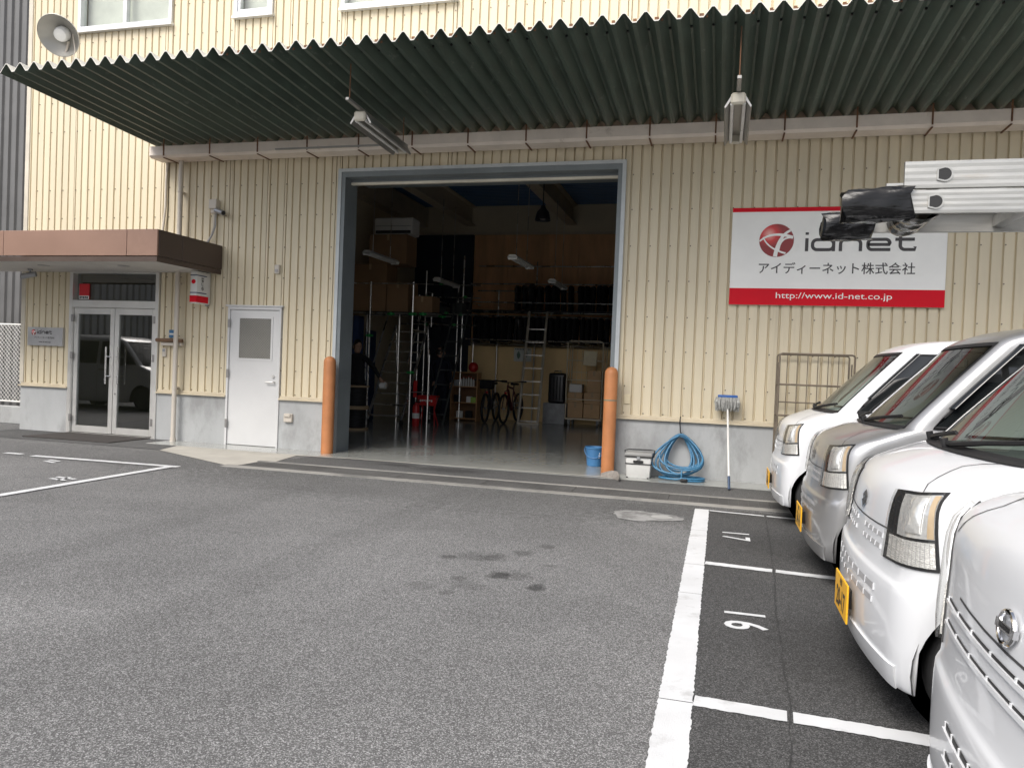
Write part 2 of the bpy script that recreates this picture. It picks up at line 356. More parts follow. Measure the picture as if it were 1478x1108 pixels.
m_inw = mat('interior_wall', (0.62, 0.54, 0.40), 0.8, var=0.08, scale=1)
m_screw = mat('screw', (0.16, 0.13, 0.10), 0.5, 0.5)

wh = thing('warehouse', (-3.3, D, 0), 'cream corrugated metal warehouse with a wide open loading door and green folded awning', 'warehouse')
XW0, XW1, ZT = -10.76, 8.0, 8.2
OPEN = [(-5.25, -1.28, 0, 3.95), (-6.99, -6.11, 0, 2.03), (-9.85, -8.20, 0, 2.56), (-9.83, -8.12, 6.23, 7.5), (-7.05, -6.42, 6.23, 7.5), (-5.33, -3.62, 6.2, 7.5)]
def spans(xm, z0, z1):
    out = [(z0, z1)]
    for (a_, b_, c_, d_) in OPEN:
        if a_ < xm < b_:
            nw = []
            for (p_, q_) in out:
                if d_ <= p_ or c_ >= q_: nw.append((p_, q_)); continue
                if c_ > p_: nw.append((p_, c_))
                if d_ < q_: nw.append((d_, q_))
            out = nw
    return out
edges = sorted({XW0, XW1} | {e_ for o_ in OPEN for e_ in o_[:2]})
fw_mb = MB(); pl_mb = []
for a_, b_ in zip(edges[:-1], edges[1:]):
    for (z0, z1) in spans((a_ + b_) / 2, 0.70, ZT): fw_mb.box(a_, b_, D + 0.038, D + 0.2, z0, z1)
front = fw_mb.build('front_wall', m_trim, wh, smooth=None)
pm = MB(); prof = [(0, .029), (.013, .029), (.021, 0), (PITCH - .007, 0), (PITCH, .029)]
pm.grid([[(x, y, z) for x, y in prof] for z in (0, 1)]); pmesh = pm.mesh('cladding_panel', m_clad, None)
scr = MB()
x = -1.2 - PITCH * 80
while x < XW1:
    a0, b0 = max(x, XW0), min(x + PITCH, XW1)
    if b0 - a0 > 0.004:
        cuts = [a0] + [e_ for e_ in edges if a0 + .003 < e_ < b0 - .003] + [b0]
        for a_, b_ in zip(cuts[:-1], cuts[1:]):
            for (z0, z1) in spans((a_ + b_) / 2, 0.745, ZT):
                inst(pmesh, 'cladding_panel', front, (a_, D, z0), ((b_ - a_) / PITCH, 1, z1 - z0))
        k = round((x + 1.2) / PITCH)
        if k % 2 == 0:
            for z in (.78, 1.12, 1.57, 2.0, 2.45, 2.89, 3.35, 3.79, 4.7, 5.15, 5.6, 6.05, 6.5):
                xs = x + 0.03
                if XW0 < xs < 3.6 and any(p_ + .01 < z < q_ - .01 for p_, q_ in spans(xs, .745, ZT)):
                    scr.cyl((xs, D + .004, z), (xs, D - .007, z), .0085, n=6)
    x += PITCH
so_ = scr.build('screw_heads', m_screw, front, smooth=None, kind='stuff')
# plinth, drip ledge, corner trim, side walls, roof, interior shell
for a_, b_ in ((XW0 - .02, -9.85), (-8.20, -6.99), (-6.11, -5.25), (-1.28, XW1)):
    MB().box(a_, b_, D - .01, D + .2, 0, .70).build('plinth', m_concp, wh, smooth=None)
    MB().box(a_ - (0.02 if a_ < -10 else 0), b_, D - .05, D + .03, .70, .722, bev=.003).box(a_, b_, D - .012, D + .026, .722, .758, bev=.003).build('drip_ledge', m_trim, wh)
MB().box(XW0 - .05, XW0 + .03, D - .015, D + .15, .76, ZT, bev=.004).build('corner_trim', mat('corner_trim', (.62, .57, .47), .5), wh)
MB().box(XW0 - .04, XW0 + .1, D + .151, 19.2, 0, ZT).build('side_wall', m_trim, wh, smooth=None)
MB().box(XW1 - .1, XW1 + .04, D + .201, 19.2, 0, ZT).build('side_wall', m_trim, wh, smooth=None)
MB().box(XW0 - .1, XW1 + .1, D - .1, 19.3, ZT, ZT + .15).build('roof', m_trim, wh, smooth=None)
MB().box(XW0 + .1, XW1 - .1, 19.0, 19.2, 0, ZT).build('back_wall', m_inw, wh, smooth=None)
MB().box(-8.1, -7.9, D + .2, 19.0, 0, 5.5).build('partition_wall', m_inw, wh, smooth=None)
MB().box(3.0, 3.2, D + .2, 19.0, 0, 5.5).build('partition_wall', m_inw, wh, smooth=None)
MB().box(XW0 + .1, -8.1, 12.6, 12.8, 0, 5.5).build('partition_wall', mat('office_wall', (.45, .46, .41), .8), wh, smooth=None)
MB().box(XW0 + .1, -8.1, D + .2, 12.6, -.02, .006).build('office_floor', mat('office_floor', (.30, .30, .27), .4), wh, smooth=None)
MB().box(XW0 + .1, -8.1, D + .2, 12.6, 2.7, 2.8).build('office_ceiling', m_soff, wh, smooth=None)
# loading door frame
f = MB(); f.box(-5.25, -5.17, D - .03, D + .34, 0, 3.95).build('jamb', m_steel, wh)
MB().box(-1.36, -1.28, D - .03, D + .34, 0, 3.95).build('jamb', m_steel, wh)
MB().box(-5.17, -1.36, D - .03, D + .34, 3.86, 3.95).build('head_beam', m_steel, wh)
for xx in (-5.275, -1.305): MB().box(xx, xx + .05, D - .045, D - .031, 0, 3.975).build('frame_edge', mat('frame_edge', (.50, .53, .54), .5, .2), wh)
MB().box(-5.225, -1.305, D - .045, D - .031, 3.93, 3.975).build('frame_edge', MATS['frame_edge'], wh)
MB().box(-5.17, -1.36, D + .14, D + .20, 3.79, 3.825, bev=.006).build('shutter_bottom_bar', mat('shutter_bar', (.75, .70, .58), .4), wh)
MB().box(-5.17, -1.36, D + .15, D + .19, 3.825, 3.86).build('shutter_slats', m_steel, wh)
MB().box(-5.3, -1.2, D + .345, D + 1.0, 3.95, 4.6).build('shutter_box', m_steel, wh, smooth=None)
# personnel door
dr = MB().box(-6.96, -6.14, D - .005, D + .04, .012, 1.985, bev=.004).build('steel_door', m_door, wh)
MB().box(-6.99, -6.96, D - .03, D + .05, 0, 2.03).box(-6.14, -6.11, D - .03, D + .05, 0, 2.03).box(-6.96, -6.14, D - .03, D + .05, 1.988, 2.03).box(-7.02, -6.08, D - .05, D + .0, 2.031, 2.05).build('door_frame', m_door, dr)
MB().box(-6.83, -6.25, D - .013, D - .004, 1.25, 1.28).box(-6.83, -6.25, D - .013, D - .004, 1.86, 1.89).box(-6.83, -6.80, D - .013, D - .004, 1.28, 1.86).box(-6.28, -6.25, D - .013, D - .004, 1.28, 1.86).build('window_frame', m_door, dr)
pane = mat('wired_glass', (0.20, 0.195, 0.175), 0.25, var=.1, scale=2)
MB().box(-6.80, -6.28, D - .008, D - .004, 1.28, 1.86).build('pane', pane, dr)
wm = MB()
for i in range(-20, 30):
    for sgn in (1, -1):
        x0 = -6.80 + i * .04; pA = (x0, 1.28) if sgn > 0 else (x0, 1.86); 
        t0 = max(0, (-6.80 - x0) / .58); t1 = min(1, (-6.28 - x0) / .58)
        if t1 - t0 > .02: wm.cyl((x0 + .58 * t0, D - .009, pA[1] + sgn * .58 * t0), (x0 + .58 * t1, D - .009, pA[1] + sgn * .58 * t1), .0012, n=3, cap=False)
wm.build('wire_mesh', mat('mesh_wire', (.33, .32, .29), .5, .3), dr, smooth=None, kind='stuff')
MB().cyl((-6.22, D - .01, 1.03), (-6.22, D - .025, 1.03), .022).build('lock', m_alu, dr)
MB().cyl((-6.2, D - .01, .95), (-6.2, D - .05, .95), .012).tube([(-6.2, D - .05, .95), (-6.26, D - .052, .95), (-6.33, D - .045, .948)], .009).build('handle', m_alu, dr)
for z in (.32, 1.05, 1.78): MB().box(-6.985, -6.945, D - .042, D - .028, z - .06, z + .06, bev=.003).build('hinge', m_alud, dr)
# glass entrance
ge = MB(); YE = D + .04
ge.box(-9.85, -9.79, D - .03, D + .12, 0, 2.56).box(-8.26, -8.20, D - .03, D + .12, 0, 2.56).box(-9.79, -8.26, D - .03, D + .12, 2.50, 2.56).box(-9.79, -8.26, D - .025, D + .1, 1.97, 2.08).box(-9.79, -8.26, D, D + .1, 0, .02)
ent = ge.build('glass_entrance', m_alu, wh)
MB().add([(-9.79, YE + .025, 2.08), (-8.26, YE + .025, 2.08), (-8.26, YE + .025, 2.5), (-9.79, YE + .025, 2.5)], [(0, 1, 2, 3)]).build('transom_pane', m_glassd, ent, smooth=None)
for s_, x0, x1 in ((-1, -9.785, -9.03), (1, -9.02, -8.265)):
    MB().box(x0, x0 + .075, YE - .03, YE + .02, .03, 1.965, bev=.004).box(x1 - .075, x1, YE - .03, YE + .02, .03, 1.965, bev=.004).box(x0 + .075, x1 - .075, YE - .03, YE + .02, 1.87, 1.965).box(x0 + .075, x1 - .075, YE - .03, YE + .02, .03, .13).build('door_leaf', m_alu, ent)
    MB().add([(x0 + .075, YE - .004, .13), (x1 - .075, YE - .004, .13), (x1 - .075, YE - .004, 1.87), (x0 + .075, YE - .004, 1.87)], [(0, 1, 2, 3)]).build('pane', m_glassd, ent, smooth=None)
    hx = x1 - .10 if s_ < 0 else x0 + .12
    MB().cyl((hx, YE - .075, .80), (hx, YE - .075, 1.37), .014).cyl((hx, YE - .075, .92), (hx + (.06 if s_ < 0 else -.08), YE - .03, .92), .01).cyl((hx, YE - .075, 1.22), (hx + (.06 if s_ < 0 else -.08), YE - .03, 1.22), .01).build('pull_handle', mat('chrome', (.8, .8, .8), .12, 1.0), ent)
for z in (.25, 1.22, 1.8): MB().box(-9.80, -9.765, D - .042, D - .02, z - .055, z + .055, bev=.003).build('hinge', m_alud, ent)
MB().cyl((-8.975, YE - .031, .65), (-8.975, YE - .04, .65), .014).build('lock', m_alud, ent)
for z in (.25, 1.22, 1.8): MB().box(-8.285, -8.25, D - .042, D - .02, z - .055, z + .055, bev=.003).build('hinge', m_alud, ent)
MB().box(-9.74, -9.55, YE + .005, YE + .019, 2.10, 2.34).build('window_sticker', mat('sticker_red', (.55, .02, .03), .4), ent, label='square red security sticker on the transom glass')
MB().box(-9.74, -9.55, YE + .001, YE + .004, 2.10, 2.155).build('sticker_band', mat('sticker_white', (.7, .7, .7), .4), ent)
mb = MB()
for i_ in range(5): mb.box(-9.725 + i_ * .033, -9.703 + i_ * .033, YE - .001, YE + .001, 2.112 + .006 * (i_ % 2), 2.142)
mb.build('sticker_print', m_black, ent, smooth=None, kind='stuff')
# upper windows
for n_, (x0, x1) in enumerate(((-9.83, -8.12), (-7.05, -6.42), (-5.33, -3.62))):
    z0, z1 = (6.23, 7.5) if n_ < 2 else (6.2, 7.5)
    wf = MB().box(x0, x0 + .05, D - .04, D + .08, z0, z1).box(x1 - .05, x1, D - .04, D + .08, z0, z1).box(x0 + .05, x1 - .05, D - .04, D + .08, z0, z0 + .06).box(x0 + .05, x1 - .05, D - .04, D + .08, z1 - .05, z1).box(x0 - .02, x1 + .02, D - .07, D - .001, z0 - .035, z0 - .001).build('window', mat('window_frame', (.70, .71, .72), .35, .4), wh)
    if n_ != 1: xm = (x0 + x1) / 2; MB().box(xm - .03, xm + .03, D - .02, D + .06, z0 + .06, z1 - .05).build('mullion', MATS['window_frame'], wf)
    if n_ == 1: MB().box(x0 + .05, x0 + .09, D - .02, D + .06, z0 + .06, z1 - .05).box(x1 - .09, x1 - .05, D - .02, D + .06, z0 + .06, z1 - .05).box(x0 + .09, x1 - .09, D - .02, D + .06, z0 + .06, z0 + .10).build('sash', MATS['window_frame'], wf)
    MB().add([(x0 + .05, D + .035, z0 + .06), (x1 - .05, D + .035, z0 + .06), (x1 - .05, D + .035, z1 - .05), (x0 + .05, D + .035, z1 - .05)], [(0, 1, 2, 3)]).build('pane', m_glassw, wf, smooth=None)
    MB().box(x0 + .02, x1 - .02, D + .14, D + .16, z0 + .0, z1 - .02).build('blind', mat('blind', (.62, .61, .55), .8, var=.15, scale=1.5), wf, smooth=None)
# folded-plate awning: each fold of the plate is a piece
aw = thing('awning', (-2, 8.3, 4.4), None, None); aw.parent = wh; aw.location = Vector((-2, 8.3, 4.4)) - wloc(wh)
AP = 0.197; FH = 0.088; YF, YB = 7.04, 9.66; ZF, ZB = 4.452, 4.345   # valley heights at front / wall
def aw_fold(y0, z0, y1, z1, dz, m):
    P = [(0, 0), (.018, 0), (AP / 2 - .012, FH), (AP / 2 + .012, FH), (AP - .018, 0), (AP, 0)]
    return [[(x, y, z + h + dz) for x, h in P] for y, z in ((y0, z0), (y1, z1))]
g1 = MB(); lo_ = aw_fold(YF, ZF, YB, ZB, 0, 0); g1.grid(lo_); under = g1.mesh('roof_fold', m_green, None)
g2 = MB(); hi_ = aw_fold(YF - .003, ZF, YB, ZB, .014, 0); low2 = aw_fold(YF - .003, ZF, YB, ZB, .003, 0)
g2.grid(hi_); g2.add(low2[0] + hi_[0], [(i, i + 1, i + 7, i + 6) for i in range(5)]); topm = g2.mesh('roof_fold_top', m_awtop, None)
g3 = MB(); g3.box(-.017, .017, YF + .02, YF + .05, .016, .05).box(.018, .05, YF + .03, YF + .045, .018, .04); lip = g3.mesh('stop_end', m_rust, None)
bo = MB(); bo.cyl((AP / 2, 7.35, ZF - .012 + FH), (AP / 2, 7.35, ZF + FH - .03), .012, n=6)
bom = bo.mesh('bolt', m_black, None)
NA = 70
for i in range(NA):
    x = -8.18 + i * AP
    o = inst(under, 'roof_fold', aw, (x, 0, 0)); 
    c = bpy.data.objects.new('fold_top', topm); COL.objects.link(c); c.parent = aw; c.location = o.location
    c = bpy.data.objects.new('fold_bolt', bom); COL.objects.link(c); c.parent = aw; c.location = o.location
    if i > 14 and random.random() < .95:
        c = bpy.data.objects.new('stop_end', lip); COL.objects.link(c); c.parent = aw; c.location = o.location + Vector((0, 0, ZF)); c.scale.x = random.uniform(.7, 1.2)
XA = -8.18 + NA * AP
# closing strip at the wall and gutter with rusty brackets
cl = MB(); 
for i in range(NA):
    x = -8.18 + i * AP; cl.add([(x + .018, YB - .02, ZB), (x + AP / 2 - .012, YB - .02, ZB + FH + .003), (x + AP / 2 + .012, YB - .02, ZB + FH + .003), (x + AP - .018, YB - .02, ZB)], [(0, 1, 2, 3)])
cl.build('closure_strip', mat('closure_strip', (.30, .25, .20), .7), aw, smooth=None)
MB().prism([(9.46, 4.305), (9.46, 4.175), (9.50, 4.145), (9.74, 4.145), (9.74, 4.345), (9.73, 4.345), (9.73, 4.157), (9.505, 4.157), (9.472, 4.18), (9.472, 4.305)], -8.18, XA, 'x').build('gutter', m_gut, aw, smooth=None)
for xb in [-7.93 + .775 * i for i in range(18)]:
    MB().box(xb - .009, xb + .009, 9.452, 9.459, 4.165, 4.40).box(xb - .009, xb + .009, 9.459, 9.78, 4.133, 4.143).box(xb - .008, xb + .008, 9.448, 9.4515, 4.24, 4.32).build('gutter_bracket', m_rust, aw, smooth=None)
MB().box(-8.18, XA, 9.765, 9.795, 4.16, 4.48).build('wall_flashing', m_gut, aw, smooth=None)
# downpipe
dp = MB().cyl((-7.80, 9.68, .03), (-7.80, 9.68, 4.18), .034, n=14).build('downpipe', m_pipe, wh)
for z in (.80, 2.35, 3.7): MB().cyl((-7.80, 9.68, z - .015), (-7.80, 9.68, z + .015), .039, n=14).box(-7.86, -7.81, 9.71, 9.80, z - .01, z + .01).build('pipe_clamp', m_pipe, dp)
MB().cyl((-7.80, 9.68, .0), (-7.80, 9.68, .06), .042, n=14).build('pipe_foot', m_pipe, dp)
# entrance canopy
cp = thing('entrance_canopy', (-9, 9.1, 2.5), None, None); cp.parent = wh; cp.location = Vector((-9, 9.1, 2.5)) - wloc(wh)
xs = [-11.6, -9.66, -7.61, -7.13]
for a_, b_ in zip(xs[:-1], xs[1:]): MB().box(a_ + .003, b_ - .003, 8.44, 8.47, 2.565, 2.91, bev=.004).build('fascia_panel', m_brown, cp)
MB().box(-11.6, -7.135, 8.445, 8.46, 2.49, 2.555).build('fascia_lip', m_brownd, cp)
for a_, b_ in ((8.475, 8.92), (8.92, 9.79)): MB().box(-7.16, -7.13, a_ + .003, b_ - .003, 2.565, 2.91, bev=.004).build('fascia_panel', m_brownd, cp)
MB().box(-7.155, -7.14, 8.465, 9.78, 2.49, 2.56).build('fascia_lip', m_brownd, cp)
MB().box(-11.6, -7.17, 8.48, 9.79, 2.515, 2.535).build('soffit', m_soff, cp, smooth=None)
MB().box(-11.6, -7.165, 8.475, 9.79, 2.85, 2.90).build('canopy_roof', m_brownd, cp, smooth=None)
for x in (-9.6, -8.2): MB().cyl((x, 9.05, 2.514), (x, 9.05, 2.508), .08, n=20).build('downlight', mat('downlight', (.35, .35, .35), .4), cp)
# ---------------------------------------------------------------- inside the warehouse
m_chrome = mat('pipe_chrome', (.62, .60, .58), .28, .9, var=.1)
m_beam = mat('beam_cream', (.55, .48, .37), .6, var=.1)
m_deck = mat('deck_blue', (.07, .15, .30), .5, var=.15)
m_ply = mat('plywood', (.72, .41, .20), .6, var=.18, scale=1.5, stretch=(3, 1, .5))
m_tan = mat('tan_board', (.80, .58, .29), .65, var=.12, scale=.8)
m_card = mat('cardboard', (.58, .38, .21), .8, var=.1, scale=2.5)
m_tape = mat('packing_tape', (.45, .32, .18), .4)
m_navy = mat('navy_cloth', (.010, .013, .028), .85, var=.25)
m_blk = mat('black_cloth', (.010, .010, .012), .85, var=.3, scale=12)
m_skin = mat('skin', (.42, .25, .17), .55)
m_hair = mat('hair', (.012, .010, .009), .5)
m_redp = mat('red_plastic', (.50, .02, .02), .4)
m_wood = mat('shelf_wood', (.46, .25, .11), .5, var=.15, scale=3, stretch=(4, 1, 1))
m_whitep = mat('white_plastic', (.72, .71, .68), .45, var=.04)
m_greyp = mat('grey_plastic', (.30, .31, .32), .5)
m_zinc = mat('zinc_frame', (.52, .47, .39), .45, .3, var=.15, scale=6)
m_gr0 = mat('dark_bin', (.05, .06, .06), .5)
m_tube = mat('lamp_tube', (.80, .80, .78), .3)
# ceiling: beams and corrugated deck
dk = MB(); rows = []
y = 10.9
prof = []
while y < 19.0: prof += [(y, 5.50), (y + .05, 5.50), (y + .07, 5.44), (y + .13, 5.44)]; y += .15
dk.grid([[(x, a_, b_) for a_, b_ in prof] for x in (-7.9, 3.0)]); dk.build('ceiling_deck', m_deck, wh, smooth=None)
MB().box(-7.9, 3, 10.0, 19, 5.52, 5.6).build('ceiling_slab', m_dark, wh, smooth=None)
for x in (-6.4, -3.75, -0.9):
    MB().box(x - .13, x + .13, 10.9, 19, 4.93, 4.95).box(x - .13, x + .13, 10.9, 19, 5.41, 5.43).box(x - .01, x + .01, 10.9, 19, 4.95, 5.41).build('ceiling_beam', m_beam, wh, smooth=None)
MB().box(-7.9, -7.6, 10.9, 19, 4.9, 5.4).build('wall_beam', m_beam, wh, smooth=None)
MB().box(-7.6, 3, 18.94, 18.99, 4.70, 4.76).build('wall_rail', m_beam, wh, smooth=None)
for i in range(5):
    x = -6.28 + i * .915; MB().box(x + .004, x + .911, 18.94, 18.985, 2.0, 4.69).build('plywood_panel', m_ply, wh)
for i in range(2):
    MB().box(-7.88 + i * .80, -7.09 + i * .80, 18.90, 18.985, 0, 4.69).build('steel_locker_panel', mat('locker_dark', (.035, .045, .065), .4), wh)
MB().box(-6.15, -2.3, 18.38, 18.42, .008, 1.82).build('tan_partition_board', m_tan, wh, smooth=None)

def hang_lamp(name, x, y0, z, label, L=1.3, rod=4.93):
    t = thing(name, (x, y0 + L / 2, z), label, 'lamp', 'hanging fluorescent lamps')
    MB().prism([(-.10, -.02), (-.05, .03), (.05, .03), (.10, -.02), (.04, -.025), (-.04, -.025)], -L / 2, L / 2, 'y').build('reflector', m_whitep, t, local=True, smooth=None)
    for s_ in (-.05, .05): MB().cyl((s_, -L / 2 + .02, -.035), (s_, L / 2 - .02, -.035), .015, n=10).build('tube', m_tube, t, local=True)
    for e_ in (-L / 2, L / 2 - .045): MB().box(-.085, .085, e_, e_ + .045, -.06, .0, bev=.01).build('end_cap', m_tube, t, local=True)
    for e_ in (-L * .3, L * .3): MB().cyl((0, e_, .03), (0, e_, rod - z), .006, n=6).build('hanging_rod', m_chrome, t, local=True)
    return t
hang_lamp('pendant_lamp', -6.42, 13.05, 3.34, 'twin tube lamp hanging over the cardboard box stack')
hang_lamp('pendant_lamp', -3.66, 13.2, 3.28, 'twin tube lamp hanging in front of the plywood wall beside the bell lamp')
hang_lamp('pendant_lamp', -6.0, 15.6, 3.16, 'twin tube lamp hanging in front of the dark lockers')
hang_lamp('pendant_lamp', -3.52, 15.9, 3.18, 'twin tube lamp hanging right above the black garments')
hb = thing('bell_lamp', (-3.56, 15, 4.26), 'dark bell shaped high bay lamp under the blue ceiling deck', 'lamp')
MB().lathe([(.16, 0), (.15, .06), (.12, .17), (.06, .24), (.04, .30)], n=20, cap=False).build('shade', mat('bell_grey', (.06, .06, .065), .4, .5), hb, local=True)
MB().lathe([(0, .02), (.06, .03), (.08, .1), (.0, .16)], n=16).build('bulb', m_tube, hb, local=True)
MB().cyl((0, 0, .29), (0, 0, 1.2), .01, n=8).build('stem', m_blk, hb, local=True)

m_card_shade = mat('cardboard_shade', (.30, .18, .095), .8, var=.12, scale=2.5)  # left cartons: their shade is put into a darker cardboard colour
def carton(x0, x1, y0, y1, z0, z1, label, name='cardboard_box', group=None):
    t = thing(name, ((x0 + x1) / 2, (y0 + y1) / 2, z0), label, 'box', group)
    MB().box(x0, x1, y0, y1, z0, z1, bev=.006).build('carton', m_card if x0 > -5 else m_card_shade, t)
    xm = (x0 + x1) / 2; MB().box(xm - .025, xm + .025, y0 - .002, y1, z1 - .12, z1 + .002).build('tape', m_tape, t)
    return t
# pipe rack on the left with shelf boards
pr = thing('pipe_rack', (-6.6, 14.9, .008), 'chrome pipe storage rack with green joints beside the step ladder', 'rack')
def pipe(p0, p1, par, r=.016, name='pipe'): return MB().cyl(p0, p1, r, n=8).build(name, m_chrome, par)
for (x, y, h) in ((-7.03, 14.55, 2.96), (-6.13, 14.65, 2.97), (-6.72, 15.35, 2.5), (-5.87, 15.0, 1.5), (-7.55, 15.5, 2.4)): pipe((x, y, .0), (x, y, h), pr, .019, 'upright')
pipe((-7.6, 14.6, 2.93), (-6.05, 14.6, 2.93), pr, .014, 'crossbar'); pipe((-7.6, 14.9, 2.34), (-5.6, 14.9, 2.34), pr, .014, 'crossbar'); pipe((-7.6, 15.5, 2.34), (-5.6, 15.5, 2.34), pr, .014, 'crossbar')
pipe((-6.13, 14.65, .72), (-5.87, 15.0, .72), pr, .012, 'crossbar'); pipe((-6.13, 14.65, 2.0), (-6.2, 15.6, 2.0), pr, .012, 'crossbar'); pipe((-7.03, 14.55, 1.95), (-7.55, 15.5, 1.95), pr, .012, 'crossbar')
MB().box(-7.6, -5.7, 14.88, 15.55, 2.355, 2.375).build('shelf_board', mat('shelf_dark', (.03, .035, .035), .5), pr, smooth=None)
m_gj = mat('green_joint', (.02, .30, .07), .4)
for (x, y, z) in ((-6.13, 14.65, 1.12), (-6.13, 14.65, 2.32), (-7.03, 14.55, 1.85), (-6.72, 14.9, 2.33), (-6.0, 14.9, 2.34), (-5.8, 15.5, 2.34), (-6.2, 15.6, 2.7)):
    MB().cyl((x, y, z - .035), (x, y, z + .035), .03, n=10).cyl((x - .08, y, z), (x + .08, y, z), .022, n=8).build('joint', m_gj, pr)
carton(-7.64, -6.88, 14.95, 15.5, 2.378, 3.38, 'tall cardboard box at the left on the pipe rack shelf')
carton(-6.86, -6.38, 14.97, 15.5, 2.378, 3.0, 'smaller cardboard box beside the tall one on the rack shelf')
carton(-7.3, -6.44, 14.95, 15.5, 3.385, 4.0, 'wide cardboard box under the white air conditioner')
carton(-6.3, -5.85, 15.0, 15.45, 2.378, 2.72, 'low cardboard box at the right end of the rack shelf')
ac = thing('air_conditioner', (-6.8, 15.2, 4.005), 'white boxed air conditioner unit on top of the cartons', 'air conditioner')
MB().box(-7.22, -6.35, 15.0, 15.4, 4.005, 4.36, bev=.02).build('casing', m_whitep, ac); MB().box(-7.18, -6.39, 14.985, 15.01, 4.03, 4.09).build('air_slot', m_dark, ac)
MB().box(-7.18, -6.39, 14.99, 15.0, 4.18, 4.19).build('seam', m_greyp, ac)
# platform steps
ps = thing('platform_steps', (-6.7, 15.2, .008), 'aluminium platform steps on castors behind the chrome pipes', 'step ladder')
for x in (-7.08, -6.32):
    MB().tube([(x, 14.7, .12), (x, 16.0, 2.15)], .028, n=6).build('stringer', m_chrome, ps)
    MB().tube([(x, 16.0, 2.15), (x, 16.3, .06)], .022, n=6).build('rear_leg', m_chrome, ps)
    MB().tube([(x, 14.9, 1.3), (x, 15.9, 2.9), (x, 16.2, 2.9), (x, 16.2, 2.15)], .016, n=6).build('handrail', m_chrome, ps)
    MB().cyl((x - .02, 14.7, .06), (x + .02, 14.7, .06), .06, n=12).build('castor', m_black, ps)
for i in range(9):
    t = (i + .3) / 9; MB().box(-7.06, -6.34, 14.7 + 1.3 * t - .06, 14.7 + 1.3 * t + .08, .12 + 2.03 * t, .12 + 2.03 * t + .03).build('tread', m_chrome, ps)
# a second ladder and pipe frame in the dark middle of the store
m_dkal = mat('dark_aluminium', (.10, .11, .11), .4, .5)
l2 = thing('store_ladder', (-5.95, 15.7, .008), 'tall grey ladder leaning into the dark middle of the store', 'ladder')
for s_ in (-1, 1): MB().tube([(-5.98 + s_ * .2, 15.7, .01), (-5.80 + s_ * .17, 17.0, 3.0)], .02, n=6).build('stile', m_dkal, l2)
for i in range(9): t_ = (i + .6) / 9.2; MB().box(-5.98 + .18 * t_ - .19, -5.98 + .18 * t_ + .19, 15.7 + 1.3 * t_ - .02, 15.7 + 1.3 * t_ + .02, .01 + 2.99 * t_, .035 + 2.99 * t_).build('rung', m_dkal, l2)
p2 = thing('pipe_scaffold', (-6.1, 17.0, .008), 'chrome pipe frame with green joints left of the garment rack', 'rack')
for (x, y, h) in ((-6.75, 16.9, 3.5), (-6.3, 17.9, 3.3), (-7.2, 17.6, 3.0)): pipe((x, y, 0), (x, y, h), p2, .017, 'upright')
for z in (2.25, 2.5, 2.9, 3.2): pipe((-7.4, 17.0, z), (-5.5, 17.0 + .2 * (z > 2.6), z), p2, .013, 'crossbar')
for z in (2.3, 2.85): pipe((-6.75, 16.4, z), (-6.7, 18.4, z), p2, .013, 'crossbar')
for (x, z) in ((-6.75, 2.25), (-6.75, 2.5), (-6.5, 2.5), (-6.25, 2.52), (-6.05, 2.25), (-5.9, 2.5), (-6.75, 2.9), (-6.4, 3.2), (-5.8, 2.9)): MB().cyl((x, 16.97, z - .03), (x, 16.97, z + .03), .026, n=8).cyl((x - .05, 16.97, z), (x + .05, 16.97, z), .02, n=8).build('joint', m_gj, p2)
for i_, (x, w_, h_) in enumerate(((-7.1, .3, .22), (-6.45, .36, .16), (-6.0, .25, .26))): top(MB().box(x - w_ / 2, x + w_ / 2, 17.0, 17.3, 2.514, 2.514 + h_, bev=.02), 'storage_bin', m_gr0, (x, 17.1, 2.514), ['square dark bin on the pipe frame beside the lockers', 'long flat dark bin in the middle of the pipe frame', 'tall dark bin on the pipe frame beside the garment rack'][i_], 'bin')
# cable drums
for i in range(2):
    t = thing('cable_drum', (-6.72, 13.42, .008 + i * .42), ['cable drum of black cable standing on the floor', 'cable drum stacked on top of another drum beside the door jamb'][i], 'cable drum', 'stacked cable drums')
    for z in (0, .385): MB().lathe([(.25, z), (.25, z + .03)], n=24).build('flange', mat('drum_wood', (.42, .30, .18), .7), t, local=True)
    MB().lathe([(.19, .03), (.2, .06), (.19, .09), (.2, .12), (.19, .15), (.2, .18), (.19, .21), (.2, .24), (.19, .27), (.2, .30), (.19, .33), (.2, .36), (.19, .385)], n=24).build('cable_winding', m_black, t, local=True)
# wall clock, hoop
ck = thing('wall_clock', (-7.86, 14.9, 2.35), 'round wall clock with black rim on the left inner wall', 'clock')
MB().lathe([(.17, -.02), (.19, 0), (.19, .03), (.17, .04), (.165, .03)], n=28, axis='x').build('rim', m_black, ck, local=True); MB().lathe([(.165, .0), (.165, .025)], n=28, axis='x').build('dial', m_whitep, ck, local=True)
MB().box(.026, .03, -.005, .005, -.02, .11).box(.026, .03, -.005, .09, -.006, .006).build('hands', m_black, ck, local=True)
hp = thing('hoop', (-7.83, 13.55, 1.75), 'white cable hoop with an orange reel hung on the inner wall', 'hoop')
MB().tube([(.02, .26 * math.cos(2 * math.pi * i / 28), .26 + .26 * math.sin(2 * math.pi * i / 28)) for i in range(28)], .014, closed=True).build('ring', m_whitep, hp, local=True)
MB().lathe([(.02, -.06), (.16, -.05), (.17, .04), (.02, .06)], (0, -.02, .2), n=20, axis='x').build('reel', mat('orange_reel', (.55, .12, .03), .5), hp, local=True)
